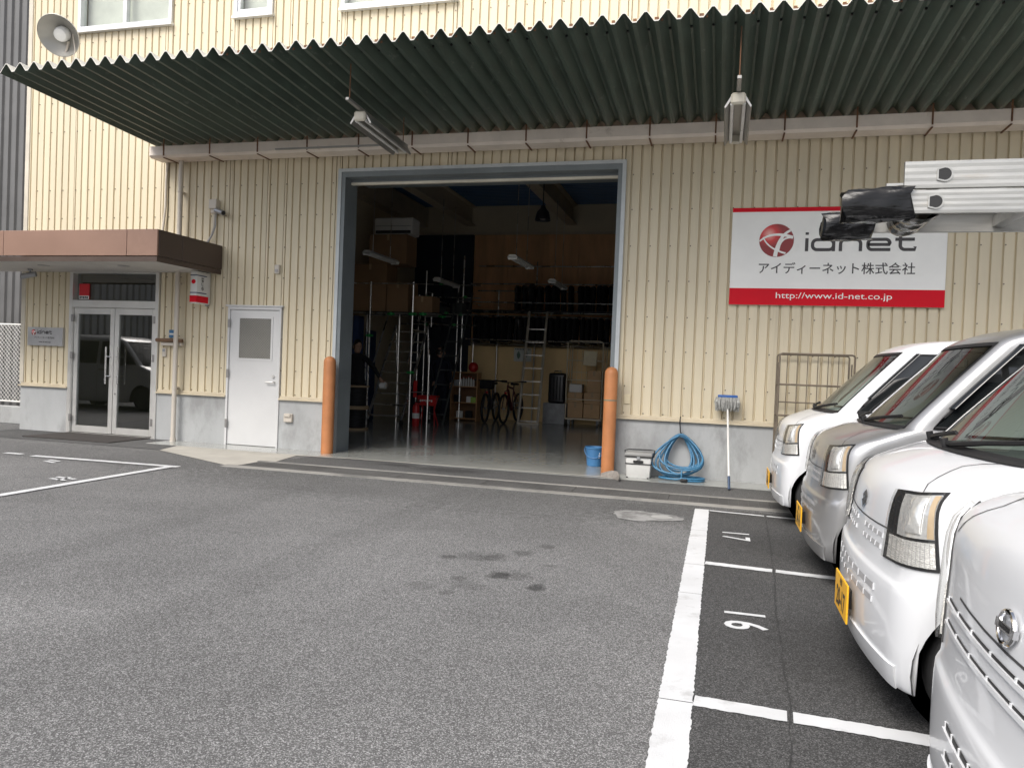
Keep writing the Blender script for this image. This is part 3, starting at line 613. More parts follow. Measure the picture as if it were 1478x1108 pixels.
for i, (y, c) in enumerate(((15.2, (.03, .06, .16)), (15.5, (.02, .04, .10)))):
    top(MB().box(-7.75 + i * .16, -7.62 + i * .16, y, y + .3, .008, 2.3 - i * .3, bev=.02), 'blue_mat', mat('blue_mat%d' % i, c, .7), (-7.7 + i * .16, y, .008), ['tall rolled blue mat leaning on the left inner wall', 'shorter dark blue mat beside the tall one'][i], 'mat')

# people: one continuous skinned body each
def skin_body(name, nodes, edges_, material, parent, sub=2):
    """nodes: name -> (x,y,z,rx,ry)"""
    ks = list(nodes); me = bpy.data.meshes.new(name); me.from_pydata([nodes[k][:3] for k in ks], [(ks.index(a_), ks.index(b_)) for a_, b_ in edges_], [])
    o = bpy.data.objects.new(name, me); COL.objects.link(o)
    sk = o.modifiers.new('s', 'SKIN'); sk.use_smooth_shade = True; sb = o.modifiers.new('u', 'SUBSURF'); sb.levels = sub; sb.render_levels = sub
    for i, k in enumerate(ks): me.skin_vertices[0].data[i].radius = nodes[k][3:5]; me.skin_vertices[0].data[i].use_root = (i == 0)
    dg = bpy.context.evaluated_depsgraph_get(); nm = bpy.data.meshes.new_from_object(o.evaluated_get(dg)); bpy.data.objects.remove(o)
    nm.materials.clear(); nm.materials.append(material); nm.polygons.foreach_set('use_smooth', [True] * len(nm.polygons))
    q = bpy.data.objects.new(name, nm); COL.objects.link(q); q.parent = parent; return q
def head(par, c, face_yaw, name='head'):
    ca, sa = math.cos(face_yaw), math.sin(face_yaw)
    def rot(v): return (c[0] + v[0] * ca - v[1] * sa, c[1] + v[0] * sa + v[1] * ca, c[2] + v[2])
    mb = MB(); prof_ = [(.001, -.125), (.045, -.115), (.062, -.07), (.072, -.01), (.076, .04), (.066, .085), (.035, .112), (.001, .12)]
    mb.lathe([(r_, z) for r_, z in prof_], n=16); mb.v = [(x * 1.0, y * 1.25, z) for x, y, z in mb.v]
    mb.add([(-.014, -.086, -.03), (.014, -.086, -.03), (0, -.115, -.028), (0, -.09, .015)], [(0, 1, 2), (0, 2, 3), (1, 3, 2)])
    for s_ in (-1, 1): mb.box(s_ * .07, s_ * .086, -.01, .025, -.03, .025, bev=.006)
    mb.box(-.024, .024, -.082, -.074, -.066, -.058)
    mb.v = [rot(v) for v in mb.v]; h = mb.build(name, m_skin, par, local=True, smooth=60)
    for s_ in (-1, 1):
        e_ = MB(); e_.lathe([(.001, -.006), (.010, 0), (.001, .006)], (s_ * .03, -.088, .005), n=8, axis='y'); e_.v = [rot(v) for v in e_.v]; e_.build('eye', m_hair, h, local=True)
    hb_ = MB(); hb_.lathe([(.082, -.02), (.085, .03), (.076, .09), (.042, .122), (.001, .13)], n=16); hb_.v = [rot((x, y * 1.22 + .018, z + (.03 if y < -.02 else -.03))) for x, y, z in hb_.v]
    hb_.build('hair', m_hair, h, local=True, smooth=60); return h
def hand(par, w_, d, side):
    """palm and five fingers along direction d from wrist w_"""
    w_ = Vector(w_); d = Vector(d).normalized(); up = Vector((0, 0, 1)); sd_ = d.cross(up).normalized() * side; up = sd_.cross(d) * side
    mb = MB(); mb.tube([w_ - d * .02, w_ + d * .03, w_ + d * .085], [.024, .036, .036], n=8)
    for i, L_ in enumerate((.062, .074, .07, .055)):
        b_ = w_ + d * .08 + sd_ * (-.027 + .018 * i); mb.tube([b_, b_ + d * L_ * .5 - up * .01, b_ + d * L_ * .85 - up * .035], [.0095, .009, .007], n=6)
    b_ = w_ + d * .03 - sd_ * .03; mb.tube([b_, b_ + d * .035 - sd_ * .03 - up * .01, b_ + d * .06 - sd_ * .03 - up * .03], [.011, .01, .008], n=6)
    return mb.build('hand', m_skin, par, local=True, smooth=60)
def person(loc, label, cloth, armR, armL, face_yaw, rz=0, trousers=None):
    t = thing('person', loc, label, 'person', None, rz)
    N_ = {'pelvis': (0, 0, .90, .15, .105), 'waist': (0, 0, 1.05, .135, .095), 'chest': (0, 0, 1.26, .165, .11), 'neckb': (0, 0, 1.40, .075, .07), 'neck': (0, -.01, 1.47, .05, .05),
          'hl': (-.10, 0, .86, .095, .095), 'kl': (-.11, -.02, .48, .066, .066), 'al': (-.11, .02, .10, .048, .048), 'tl': (-.12, -.13, .045, .045, .035),
          'hr': (.10, 0, .86, .095, .095), 'kr': (.11, -.02, .48, .066, .066), 'ar': (.11, .02, .10, .048, .048), 'tr': (.12, -.13, .045, .045, .035),
          'sl': (-.19, 0, 1.35, .06, .06), 'el': (*armL[0], .045, .045), 'wl': (*armL[1], .032, .032), 'sr': (.19, 0, 1.35, .06, .06), 'er': (*armR[0], .045, .045), 'wr': (*armR[1], .032, .032)}
    E_ = [('pelvis', 'waist'), ('waist', 'chest'), ('chest', 'neckb'), ('neckb', 'neck'), ('pelvis', 'hl'), ('hl', 'kl'), ('kl', 'al'), ('al', 'tl'), ('pelvis', 'hr'), ('hr', 'kr'), ('kr', 'ar'), ('ar', 'tr'), ('neckb', 'sl'), ('sl', 'el'), ('el', 'wl'), ('neckb', 'sr'), ('sr', 'er'), ('er', 'wr')]
    skin_body('body', N_, E_, cloth, t)
    head(t, (0, -.02, 1.58), face_yaw)
    for el, wl, s_ in ((armL[0], armL[1], -1), (armR[0], armR[1], 1)): hand(t, wl, Vector(wl) - Vector(el), s_)
    return t
person((-6.86, 13.72, .008), 'person in dark clothes behind the cable drums reaching out one arm', m_blk, ((.40, -.06, 1.16), (.56, -.14, .98)), ((-.26, 0, 1.08), (-.27, -.12, .86)), R(50))
rl = thing('white_roll', (-6.20, 13.5, .86), 'white roll held in the outstretched hand behind the cable drums', 'roll')
MB().lathe([(.025, -.06), (.06, -.06), (.06, .06), (.025, .06)], n=18, axis='x').build('paper', m_whitep, rl, local=True)
MB().lathe([(.02, -.062), (.025, -.062), (.025, .062), (.02, .062)], n=18, axis='x').build('core', m_card, rl, local=True)
person((-6.22, 16.6, .008), 'person in navy work clothes standing beside the wooden shelf', m_navy, ((.25, -.02, 1.10), (.22, -.16, .88)), ((-.25, -.02, 1.10), (-.2, -.18, .9)), R(75), R(40))

# stool and extinguisher
st = thing('folding_stool', (-5.98, 15.25, .008), 'red folding stool with white lettering beside the fire extinguisher', 'stool')
MB().box(-.21, .21, -.02, .20, .60, .635, bev=.01).box(-.21, .21, -.035, -.02, .42, .63, bev=.006).build('seat', m_redp, st, local=True)
for s_ in (-1, 1): MB().tube([(s_ * .17, -.02, .6), (s_ * .13, .1, .32), (s_ * .19, .2, 0)], .011).build('leg', m_redp, st, local=True); MB().tube([(s_ * .17, .19, .6), (s_ * .13, .1, .32), (s_ * .19, -.02, 0)], .011).build('leg', m_redp, st, local=True)
mb = MB()
for i_ in range(7): mb.box(-.15 + i_ * .042, -.12 + i_ * .042, -.0375, -.035, .50 + .008 * (i_ % 3), .545)
mb.build('white_print', m_whitep, st, local=True, smooth=None, kind='stuff')
fe = thing('fire_extinguisher', (-6.10, 14.95, .008), 'red fire extinguisher on the floor next to the chrome pipe', 'extinguisher')
MB().lathe([(.07, 0), (.075, .02), (.075, .38), (.055, .44), (.025, .46), (.025, .49)], n=18).build('cylinder', m_redp, fe, local=True)
MB().box(-.02, .09, -.012, .012, .49, .52, bev=.004).box(-.02, .08, -.012, .012, .535, .55, bev=.004).build('valve_handle', m_black, fe, local=True)
MB().tube([(-.02, 0, .49), (-.1, -.02, .45), (-.1, -.04, .25), (-.09, -.05, .12)], .012).build('hose', m_black, fe, local=True)
MB().lathe([(.0765, .16), (.0765, .27)], n=18).build('label_band', m_whitep, fe, local=True)
es = top(MB().box(-6.22, -6.14, 15.05, 15.07, .9 - .3, .95, bev=.004), 'extinguisher_sign', m_redp, (-6.18, 15.06, .6), 'narrow red extinguisher sign board above the extinguisher', 'sign')
# wooden shelf and what is on it
sh = thing('wooden_shelf', (-5.83, 17.35, .008), 'small open wooden shelf with three levels beside the bicycles', 'shelf')
for x in (-6.16, -5.52): MB().box(x, x + .025, 17.2, 17.5, .008, 1.16).build('side_panel', m_wood, sh)
for z in (.05, .42, .80, 1.135): MB().box(-6.135, -5.52, 17.2, 17.49, z, z + .022).build('shelf_board', m_wood, sh)
MB().box(-6.135, -5.52, 17.49, 17.5, .008, 1.16).build('back_panel', mat('shelf_back', (.16, .08, .035), .6), sh, smooth=None)
def bottle(x, y, z, h, r, m, cap, label):
    t = thing('spray_bottle', (x, y, z), label, 'bottle', 'bottles on the wooden shelf')
    MB().lathe([(r, 0), (r, h * .7), (r * .45, h * .82), (r * .45, h * .88)], n=12).build('body', m, t, local=True); MB().lathe([(r * .5, h * .88), (r * .5, h)], n=12).build('cap', cap, t, local=True)
for i in range(6): bottle(-5.93 + i * .062, 17.28, .822, [.2, .24, .22, .25, .23, .2][i], .024, m_whitep, m_redp, 'white bottle with red cap in the row on the top shelf level')
for x, z, s_, m_, lb in ((-6.05, .822, .11, m_greyp, 'grey carton'), (-6.02, .442, .13, m_blk, 'black carton'), (-5.72, .442, .11, m_whitep, 'white carton'), (-5.62, .442, .10, mat('lime', (.3, .5, .05), .5), 'lime green carton'), (-5.95, .072, .12, m_whitep, 'white pack'), (-5.72, .072, .13, m_blk, 'black pack')):
    top(MB().box(x - s_ * .6, x + s_ * .6, 17.24, 17.4, z, z + s_ * 1.3, bev=.006, rot=Matrix.Rotation(.2, 3, 'Z')), 'small_carton', m_, (x, 17.32, z), lb + {True: ' on the bottom', False: ' on the upper part'}[z < .2] + ' of the wooden shelf', 'carton')
bl = MB(); bl.lathe([(.001, 0), (.06, .012), (.105, .06), (.12, .12), (.105, .18), (.06, .228), (.001, .24)], (-5.66, 17.35, 1.158), n=20)
top(bl, 'red_helmet', m_redp, (-5.66, 17.35, 1.158), 'round glossy red helmet on top of the wooden shelf', 'helmet', smooth=80)

def bicycle(loc, rz, label, accent):
    t = thing('bicycle', loc, label, 'bicycle', None, rz)
    WB = 1.02; m_fr = mat('bike_black', (.015, .015, .017), .35)
    for nm, y in (('front_wheel', 0), ('rear_wheel', WB)):
        wh_ = MB().tube([(0, y + .32 * math.cos(2 * math.pi * i / 30), .34 + .32 * math.sin(2 * math.pi * i / 30)) for i in range(30)], .029, n=8, closed=True).build(nm, m_black, t, local=True)
        sp_ = MB()
        for i in range(14): a_ = 2 * math.pi * i / 14; sp_.cyl((0, y, .34), (0, y + .31 * math.cos(a_), .34 + .31 * math.sin(a_)), .0022, n=3, cap=False)
        sp_.cyl((-.03, y, .34), (.03, y, .34), .022, n=10); sp_.build('spokes', m_chrome, wh_, local=True, smooth=None)
    f_ = MB(); f_.tube([(0, .22, .86), (0, .62, .80)], .026).tube([(0, .24, .78), (0, .55, .30)], .032).tube([(0, .66, .88), (0, .55, .30)], .016)
    for s_ in (-.05, .05): f_.tube([(0, .58, .30), (s_, WB, .34)], .010).tube([(0, .63, .78), (s_, WB, .34)], .009).tube([(s_, 0, .34), (s_ * .9, .16, .74), (0, .18, .76)], .013)
    f_.tube([(0, .18, .74), (0, .24, .92)], .018).build('frame', accent, t, local=True)
    MB().tube([(-.30, .30, .98), (-.1, .22, .95), (.1, .22, .95), (.30, .30, .98)], .012).tube([(0, .24, .9), (0, .22, .95)], .014).build('handlebar', m_fr, t, local=True)
    for s_ in (-1, 1): MB().tube([(s_ * .30, .30, .98), (s_ * .41, .35, .975)], .018).build('grip', m_black, t, local=True)
    MB().box(-.07, .07, .58, .84, .88, .93, bev=.025, seg=2).build('saddle', m_black, t, local=True)
    MB().cyl((-.05, .55, .30), (-.03, .55, .30), .09, n=18).box(-.075, -.055, .54, .56, .13, .30).box(.055, .075, .54, .56, .30, .47).box(-.15, -.06, .52, .58, .125, .145).box(.06, .15, .52, .58, .46, .48).build('crank', m_chrome, t, local=True)
    MB().cyl((0, .10, .70), (0, .085, .70), .028, n=12).build('reflector', m_redp, t, local=True)
    return t
bk = bicycle((-5.22, 17.0, .008), R(2), 'black bicycle with a covered basket leaning on the tan board', mat('bike_grey', (.10, .10, .11), .3, .6))
MB().box(-.16, .16, -.02, .20, .78, .99, bev=.04, seg=2).build('basket_bag', m_blk, bk, local=True)
bicycle((-4.78, 17.02, .008), R(-4), 'red and black bicycle next to the leaning ladder', mat('bike_red', (.10, .012, .012), .35))

# ladder leaning on the garment rack
ld = thing('hook_ladder', (-4.27, 17.4, .008), 'aluminium ladder with curved hooks leaning on the garment rack', 'ladder')
for s_ in (-1, 1): MB().tube([(-4.27 + s_ * .235, 17.3, .02), (-4.22 + s_ * .215, 17.72, 2.60), (-4.22 + s_ * .22, 17.76, 2.66), (-4.22 + s_ * .26, 17.84, 2.66), (-4.22 + s_ * .29, 17.87, 2.58)], [.034, .034, .020, .018, .018], n=8).build('stile', m_zinc, ld)
for i in range(8):
    t_ = (i + .15) / 8.4; MB().box(-4.27 + .05 * t_ - .22, -4.27 + .05 * t_ + .22, 17.3 + .42 * t_ - .03, 17.3 + .42 * t_ + .03, .02 + 2.58 * t_, .045 + 2.58 * t_).build('rung', m_chrome, ld)
MB().box(-4.53, -4.0, 17.27, 17.33, .008, .04).build('base_bar', m_zinc, ld)
top(MB().box(-4.05, -3.52, 17.85, 18.3, .008, .5, bev=.02, seg=2), 'grey_crate', mat('grey_crate', (.33, .34, .35), .6, var=.25, scale=6, bump=.4, bscale=20), (-3.78, 18.05, .008), 'plastic wrapped grey crate under the black suitcase', 'crate')
su = thing('suitcase', (-3.74, 18.0, .502), 'black ribbed suitcase standing on the grey crate', 'suitcase')
MB().box(-3.95, -3.54, 17.9, 18.14, .502, 1.22, bev=.05, seg=3).build('shell', mat('suitcase_black', (.012, .013, .016), .35), su)
for i in range(5): MB().box(-3.90 + i * .075, -3.875 + i * .075, 17.892, 17.902, .58, 1.14).build('rib', m_blk, su)
MB().tube([(-3.83, 18.0, 1.2), (-3.83, 18.0, 1.27), (-3.66, 18.0, 1.27), (-3.66, 18.0, 1.2)], .011).build('handle', m_chrome, su)

def cage(loc, w_, d, h, label, m_, group=None, deck=.16, rt=.016, rc=.07):
    t = thing('roll_cage', loc, label, 'roll cage', group)
    for y in (0, d): 
        o_ = MB().tube([(-w_ / 2, y, deck), (-w_ / 2, y, h - rc), (-w_ / 2 + rc * .3, y, h - rc * .3), (-w_ / 2 + rc, y, h), (w_ / 2 - rc, y, h), (w_ / 2 - rc * .3, y, h - rc * .3), (w_ / 2, y, h - rc), (w_ / 2, y, deck)], rt, n=8).build('frame_hoop', m_, t, local=True)
        if y == 0:
            for z in (.25, .5, .75): MB().cyl((-w_ / 2, y, deck + (h - deck) * z), (w_ / 2, y, deck + (h - deck) * z), .011, n=6).build('rail', m_, o_, local=True)
        else:
            for i in range(1, 7): x = -w_ / 2 + w_ * i / 7; MB().cyl((x, y, deck), (x, y, h - .01), .005, n=6).build('bar', m_, o_, local=True)
            MB().cyl((-w_ / 2, y, deck + (h - deck) * .6), (w_ / 2, y, deck + (h - deck) * .6), .008, n=6).build('rail', m_, o_, local=True)
    for s_ in (-1, 1):
        for i in range(1, 4): MB().cyl((s_ * w_ / 2, 0, deck + (h - deck) * i / 4), (s_ * w_ / 2, d, deck + (h - deck) * i / 4), .008, n=6).build('side_bar', m_, t, local=True)
        MB().cyl((s_ * w_ / 2, d / 2, deck), (s_ * w_ / 2, d / 2, h - .1), .008, n=6).build('side_bar', m_, t, local=True)
        for y in (.06, d - .06): MB().cyl((s_ * (w_ / 2 - .08) - .02, y, .055), (s_ * (w_ / 2 - .08) + .02, y, .055), .055, n=14).box(s_ * (w_ / 2 - .08) - .03, s_ * (w_ / 2 - .08) + .03, y - .02, y + .02, .055, deck - .02).build('castor', m_greyp, t, local=True)
    MB().box(-w_ / 2, w_ / 2, 0, d, deck - .02, deck + .01, bev=.004).build('deck', m_, t, local=True)
    return t
cage((-3.06, 17.75, .008), .84, .62, 1.98, 'beige steel roll cage loaded with cardboard boxes beside the open door', mat('cage_beige', (.70, .62, .48), .4, .1))
CB = [(-3.44, -3.08, .19, .55), (-3.06, -2.68, .19, .52), (-3.44, -3.1, .555, .78), (-3.06, -2.68, .525, .80), (-3.0, -2.68, .805, 1.3)]
LB = ['cardboard box on the roll cage deck beside the grey crate', 'cardboard box on the roll cage deck beside the door jamb', 'flat cardboard box second from the deck in the roll cage near the suitcase', 'cardboard box in the middle of the tall stack in the roll cage', 'tall cardboard box on top of the stack in the roll cage']
for (a_, b_, z0, z1), l_ in zip(CB, LB): carton(a_, b_, 17.79, 18.3, z0, z1, l_)
top(MB().box(-3.42, -3.12, 17.82, 18.1, .785, .98, bev=.01), 'paper_pack', m_whitep, (-3.27, 17.95, .785), 'white paper pack lying on a carton in the roll cage', 'pack')
top(MB().box(-3.10, -2.78, 17.715, 17.735, 1.42, 1.76, bev=.01, rot=Matrix.Rotation(.06, 3, 'Y')), 'paper_sheaf', mat('paper_cream', (.75, .66, .45), .6), (-2.94, 17.73, 1.42), 'cream paper document holder hung on the front of the roll cage', 'paper')
po = thing('poster', (-4.73, 18.37, 1.47), 'white work safety poster pinned to the tan board', 'poster')
MB().box(-4.95, -4.51, 18.365, 18.372, 1.47, 1.80).build('sheet', mat('poster_paper', (.62, .64, .60), .7), po)
for x, z, w_ in ((-4.83, 1.63, .05), (-4.64, 1.66, .04)): MB().lathe([(.001, 0), (w_ * .5, .02), (w_, .1), (w_ * .6, .16), (.001, .2)], (x, 18.36, z - .1), n=10).build('figure_print', mat('print_green', (.12, .20, .16), .7), po); 
mb = MB()
for i in range(10): mb.box(-4.92 + i * .04, -4.90 + i * .04, 18.362, 18.365, 1.755, 1.785)
mb.build('print_border', m_black, po, smooth=None, kind='stuff')

# garment rack with hanging jackets
gr = thing('garment_rack', (-4.2, 17.9, .008), 'long pipe garment rack carrying two rows of black jackets', 'rack')
for (x, y, h) in ((-5.95, 17.25, 3.9), (-5.95, 18.15, 1.98), (-2.38, 18.0, 3.4), (-2.38, 17.7, 2.9), (-4.4, 18.2, 3.9), (-5.35, 18.2, 3.2)): pipe((x, y, 0), (x, y, h), gr, .018, 'upright')
for (z, y) in ((3.84, 18.6), (3.22, 18.6), (2.85, 17.62), (2.64, 17.9), (1.96, 17.72), (1.87, 18.1), (3.33, 18.0), (2.55, 18.02)): pipe((-6.02, y, z), (-2.3, y, z), gr, .015, 'hanging_rail')
for x in (-5.95, -4.4, -2.38):
    for z in (1.96, 2.64, 2.85): pipe((x, 17.55, z), (x, 18.6, z), gr, .013, 'cross_pipe')
MB().box(-6.0, -2.3, 17.68, 18.5, 2.655, 2.675).build('shelf_board', m_dark, gr, smooth=None)
def jacket(L_):
    mb = MB(); rows = []
    for i in range(9):
        v = [0, .02, .07, .18, .34, .5, .68, .84, 1][i]; z = -v * L_; hw = [.10, .17, .24, .245, .23, .225, .225, .23, .235][i]; th = [.028, .05, .062, .065, .06, .058, .06, .062, .06][i]
        rows.append([(th * math.cos(a_) + .008 * math.sin(7 * a_ + i), hw * math.sin(a_) * (1 + .04 * math.sin(5 * a_ + i * 2)), z) for a_ in np.linspace(0, 2 * math.pi, 17)])
    mb.grid(rows); n = 17; mb.add(rows[0][:-1], [tuple(range(16))]); mb.add(rows[-1][:-1], [tuple(range(16))]); return mb
m_plas = mat('garment_cover', (.035, .036, .038), .18, var=.5, scale=20, bump=.5, bscale=18)
jA = jacket(.62).mesh('jacket', m_blk, 60); jB = jacket(.60).mesh('jacket', m_plas, 60)
def jack(x, y, z, me, label, group):
    o = bpy.data.objects.new('jacket', me); COL.objects.link(o); o.location = (x, y, z); o.rotation_euler = (0, random.uniform(-.05, .05), random.uniform(-.25, .25)); o.scale = (1, 1, random.uniform(.93, 1.05)); tag(o, label, 'jacket', group)
for i in range(8): jack(-4.8 + i * .185, 18.0, 3.31 + random.uniform(-.03, .0), jB if i < 4 else jA, 'black jacket in clear cover hanging in the upper left bunch' if i < 4 else 'black jacket with white tag hanging in the upper middle bunch', 'jackets on the upper rail' if i < 4 else 'tagged jackets on the upper rail')
for i in range(7): jack(-3.25 + i * .14, 18.0, 3.31 + random.uniform(-.02, .0), jA, 'black jacket hanging in the upper bunch nearest the door jamb', 'jackets by the door jamb on the upper rail')
for i in range(24): jack(-5.85 + i * .147, 18.02, 2.54 + random.uniform(-.02, .0), jA if not 5 < i < 9 else jB, 'black jacket hanging on the lower rail under the shelf board' if not 5 < i < 9 else 'jacket in clear cover hanging on the lower rail', 'jackets on the lower rail' if not 5 < i < 9 else 'covered jackets on the lower rail')
# ---------------------------------------------------------------- things on and in front of the facade
m_red = mat('sign_red', (.66, .008, .022), .5, var=.04, spec=.15)
m_ink = mat('sign_ink', (.035, .03, .03), .4)
m_signw = mat('sign_white', (.90, .895, .86), .5, var=.03, spec=.2)
def rr_arc(cx, cy, rx, ry, a0, a1, n=8): return [(cx + rx * math.cos(R(a0 + (a1 - a0) * i / n)), cy + ry * math.sin(R(a0 + (a1 - a0) * i / n))) for i in range(n + 1)]
def idnet(mb, fn, wd):
    """wide rounded lettering in a 1.19 x 0.25 field, base line at 0"""
    H_ = .155
    def bowl(x0, x1, y0=0.0, y1=H_, r=.05): return rr_arc(x1 - r, y0 + r, r, r, -90, 0) + rr_arc(x1 - r, y1 - r, r, r, 0, 90) + rr_arc(x0 + r, y1 - r, r, r, 90, 180) + rr_arc(x0 + r, y0 + r, r, r, 180, 270)
    h = wd / 2
    stroke2d(mb, [(h, 0), (h, H_)], wd, fn); stroke2d(mb, [(h, .195), (h, .225)], wd, fn)
    x = .065; stroke2d(mb, bowl(x + h, x + .27 - h, h, H_ - h), wd, fn, closed=True); stroke2d(mb, [(x + .27 - h, 0), (x + .27 - h, .235)], wd, lambda a_, b_: (fn(a_, b_)[0], fn(a_, b_)[1] - .0006, fn(a_, b_)[2]))
    x = .375; stroke2d(mb, [(x + h, 0)] + rr_arc(x + h + .05, H_ - h - .05, .05, .05, 180, 90) + rr_arc(x + .255 - h - .05, H_ - h - .05, .05, .05, 90, 0) + [(x + .255 - h, 0)], wd, fn)
    x = .672; stroke2d(mb, [(x + h, H_ / 2), (x + .27 - h, H_ / 2)] + rr_arc(x + .27 - h - .045, H_ - h - .045, .045, .045, 0, 90) + rr_arc(x + h + .045, H_ - h - .045, .045, .045, 90, 180) + rr_arc(x + h + .045, h + .045, .045, .045, 180, 270) + [(x + .26, h)], wd, fn)
    x = .995; stroke2d(mb, [(x + .04, .205)] + rr_arc(x + .04 + .05, h + .05, .05, .05, 180, 270) + [(x + .195, h), (x + .195, h + .035)], wd, fn); stroke2d(mb, [(x - .015, H_ - h), (x + .19, H_ - h)], wd, lambda a_, b_: (fn(a_, b_)[0], fn(a_, b_)[1] - .0006, fn(a_, b_)[2]))
def globe(par, X, Z, Y, r, sc=1):
    M_ = MATS.get('globe_red')
    if not M_:
        M_ = mat('globe_red', (.55, .02, .02), .35)
        N = M_.node_tree.nodes; L = M_.node_tree.links; b = N['Principled BSDF']
        tc = N.new('ShaderNodeTexCoord'); gr_ = N.new('ShaderNodeTexGradient'); gr_.gradient_type = 'SPHERICAL'; mp = N.new('ShaderNodeMapping'); mp.inputs['Location'].default_value = (.42, 0, -.50); mp.inputs['Scale'].default_value = (1.3, 1.3, 1.3)
        mp.inputs['Location'].default_value = (.55, 0, -.5)
        rp = N.new('ShaderNodeValToRGB'); rp.color_ramp.elements[0].color = (.25, .005, .005, 1); rp.color_ramp.elements[1].color = (.85, .45, .40, 1); e_ = rp.color_ramp.elements.new(.45); e_.color = (.62, .02, .02, 1)
        L.new(tc.outputs['Object'], mp.inputs[0]); L.new(mp.outputs[0], gr_.inputs[0]); L.new(gr_.outputs['Fac'], rp.inputs[0]); L.new(rp.outputs[0], b.inputs['Base Color'])
    d = MB(); d.add([(r_ * math.cos(2 * math.pi * i / 40), 0, r_ * math.sin(2 * math.pi * i / 40)) for r_ in (1,) for i in range(40)], [tuple(range(40))])
    o = d.build('logo_disc', M_, par, smooth=None, local=True); o.location = Vector((X, Y, Z)) - wloc(par); o.scale = (r, 1, r)
    mb = MB(); dy = [0]
    def arc(pts, w0, w1):
        P = []; dy[0] += .0005; yo = Y - .001 - dy[0]; fn = lambda x, y: (X + x * r, yo, Z + y * r)
        for i in range(15):
            t = i / 14; a_ = [(1 - t) ** 2, 2 * t * (1 - t), t * t]; P.append((sum(a_[k] * pts[k][0] for k in range(3)), sum(a_[k] * pts[k][1] for k in range(3))))
        stroke2d(mb, P, [w0 + (w1 - w0) * i / 14 for i in range(15)], fn)
    arc([(-.98, -.05), (-.3, .62), (.93, .18)], .09, .18); arc([(-.05, -.97), (.12, .3), (.78, .60)], .24, .13); arc([(-.78, .2), (-.5, -.5), (.55, -.78)], .07, .11); arc([(.12, -.6), (.2, .25), (.94, .15)], .14, .08)
    mb.build('logo_swoosh', m_signw, par, smooth=None)
sg = thing('company_sign', (1.245, D - .03, 2.17), 'large white company signboard with red bars and globe logo on the cladding', 'sign')
MB().box(.06, 2.43, D - .04, D - .001, 2.17, 3.34, bev=.003).build('board', m_signw, sg)
MB().box(.06, 2.43, D - .043, D - .041, 2.17, 2.37).build('red_bar', m_red, sg); MB().box(.06, 2.43, D - .043, D - .041, 3.29, 3.34).build('red_bar', m_red, sg)
globe(sg, .58, 2.945, D - .0425, .198)
mb = MB(); idnet(mb, wallfn(.905, 2.815, D - .0425), .037); mb.build('lettering', m_ink, sg, smooth=None)
mb = MB(); v_, f_ = text2d('アイディーネット株式会社', size=.15, bold=.0012); xs_ = [q[0] for q in v_]; k = 1.72 / (max(xs_) - min(xs_)); yc_ = (max(q[1] for q in v_) + min(q[1] for q in v_)) / 2; xc_ = (max(xs_) + min(xs_)) / 2
mb.add([(1.25 + (x - xc_) * k, D - .0425, 2.615 + (y - yc_) * k) for x, y in v_], f_); mb.build('lettering', m_ink, sg, smooth=None)
mb = MB(); v_, f_ = text2d('http://www.id-net.co.jp', size=.10, sx=1.5); xs_ = [q[0] for q in v_]; k = 1.28 / (max(xs_) - min(xs_))
mb.add([(1.24 + (x - (max(xs_) + min(xs_)) / 2) * k, D - .0445, 2.285 + y * k * 1.1) for x, y in v_], f_); mb.build('web_address', m_signw, sg, smooth=None)
pq = thing('name_plate', (-10.3, D - .02, 1.35), 'small brushed metal name plate beside the glass entrance', 'sign')
MB().box(-10.635, -9.95, D - .045, D - .001, 1.35, 1.64, bev=.003).build('plate', mat('brushed_plate', (.50, .50, .50), .4, .5), pq)
globe(pq, -10.51, 1.555, D - .0465, .045)
mb = MB(); fn0 = wallfn(-10.44, 1.535, D - .0465); idnet(mb, lambda x, y: fn0(x * .24, y * .30), .045); mb.build('lettering', m_ink, pq, smooth=None)
mb = MB(); text(mb, 'アイディーネット株式会社', wallfn(-10.30, 1.475, D - .0465), size=.033, bold=.0006); mb.build('lettering', m_ink, pq, smooth=None)
mb = MB(); text(mb, 'www.id-net.co.jp', wallfn(-10.29, 1.41, D - .0465), size=.034, bold=.0008); mb.build('web_address', m_ink, pq, smooth=None)
# projecting box sign by the canopy
bs = thing('projecting_sign', (-7.35, 9.62, 2.05), 'white and red projecting box sign hanging under the brown canopy end', 'sign')
MB().box(-7.41, -7.30, 9.46, 9.77, 2.04, 2.50, bev=.012, seg=2).build('box', mat('box_sign_white', (.68, .68, .66), .4), bs)
MB().box(-7.414, -7.296, 9.456, 9.72, 2.055, 2.15, bev=.002).build('red_band', m_red, bs)
for z in (2.185, 2.435): MB().box(-7.4105, -7.2985, 9.458, 9.68, z, z + .014).build('blue_band', mat('sign_blue', (.03, .05, .12), .4), bs)
mb = MB(); mb.add([(-7.355 + .035 * math.cos(i * math.pi / 10), 9.4585, 2.35 + .032 * math.sin(i * math.pi / 10)) for i in range(20)], [tuple(range(20))]); mb.build('red_mark', m_red, bs, smooth=None)
mb = MB()
for i, ch in enumerate('警備中'): text(mb, ch, (lambda zz: lambda x, y: (-7.2975, 9.585 + x, zz + y))(2.38 - i * .065), size=.062, bold=.0012)
mb.build('lettering', m_ink, bs, smooth=None)
MB().box(-7.37, -7.33, 9.74, 9.80, 2.02, 2.55, bev=.004).build('wall_bracket', m_greyp, bs)
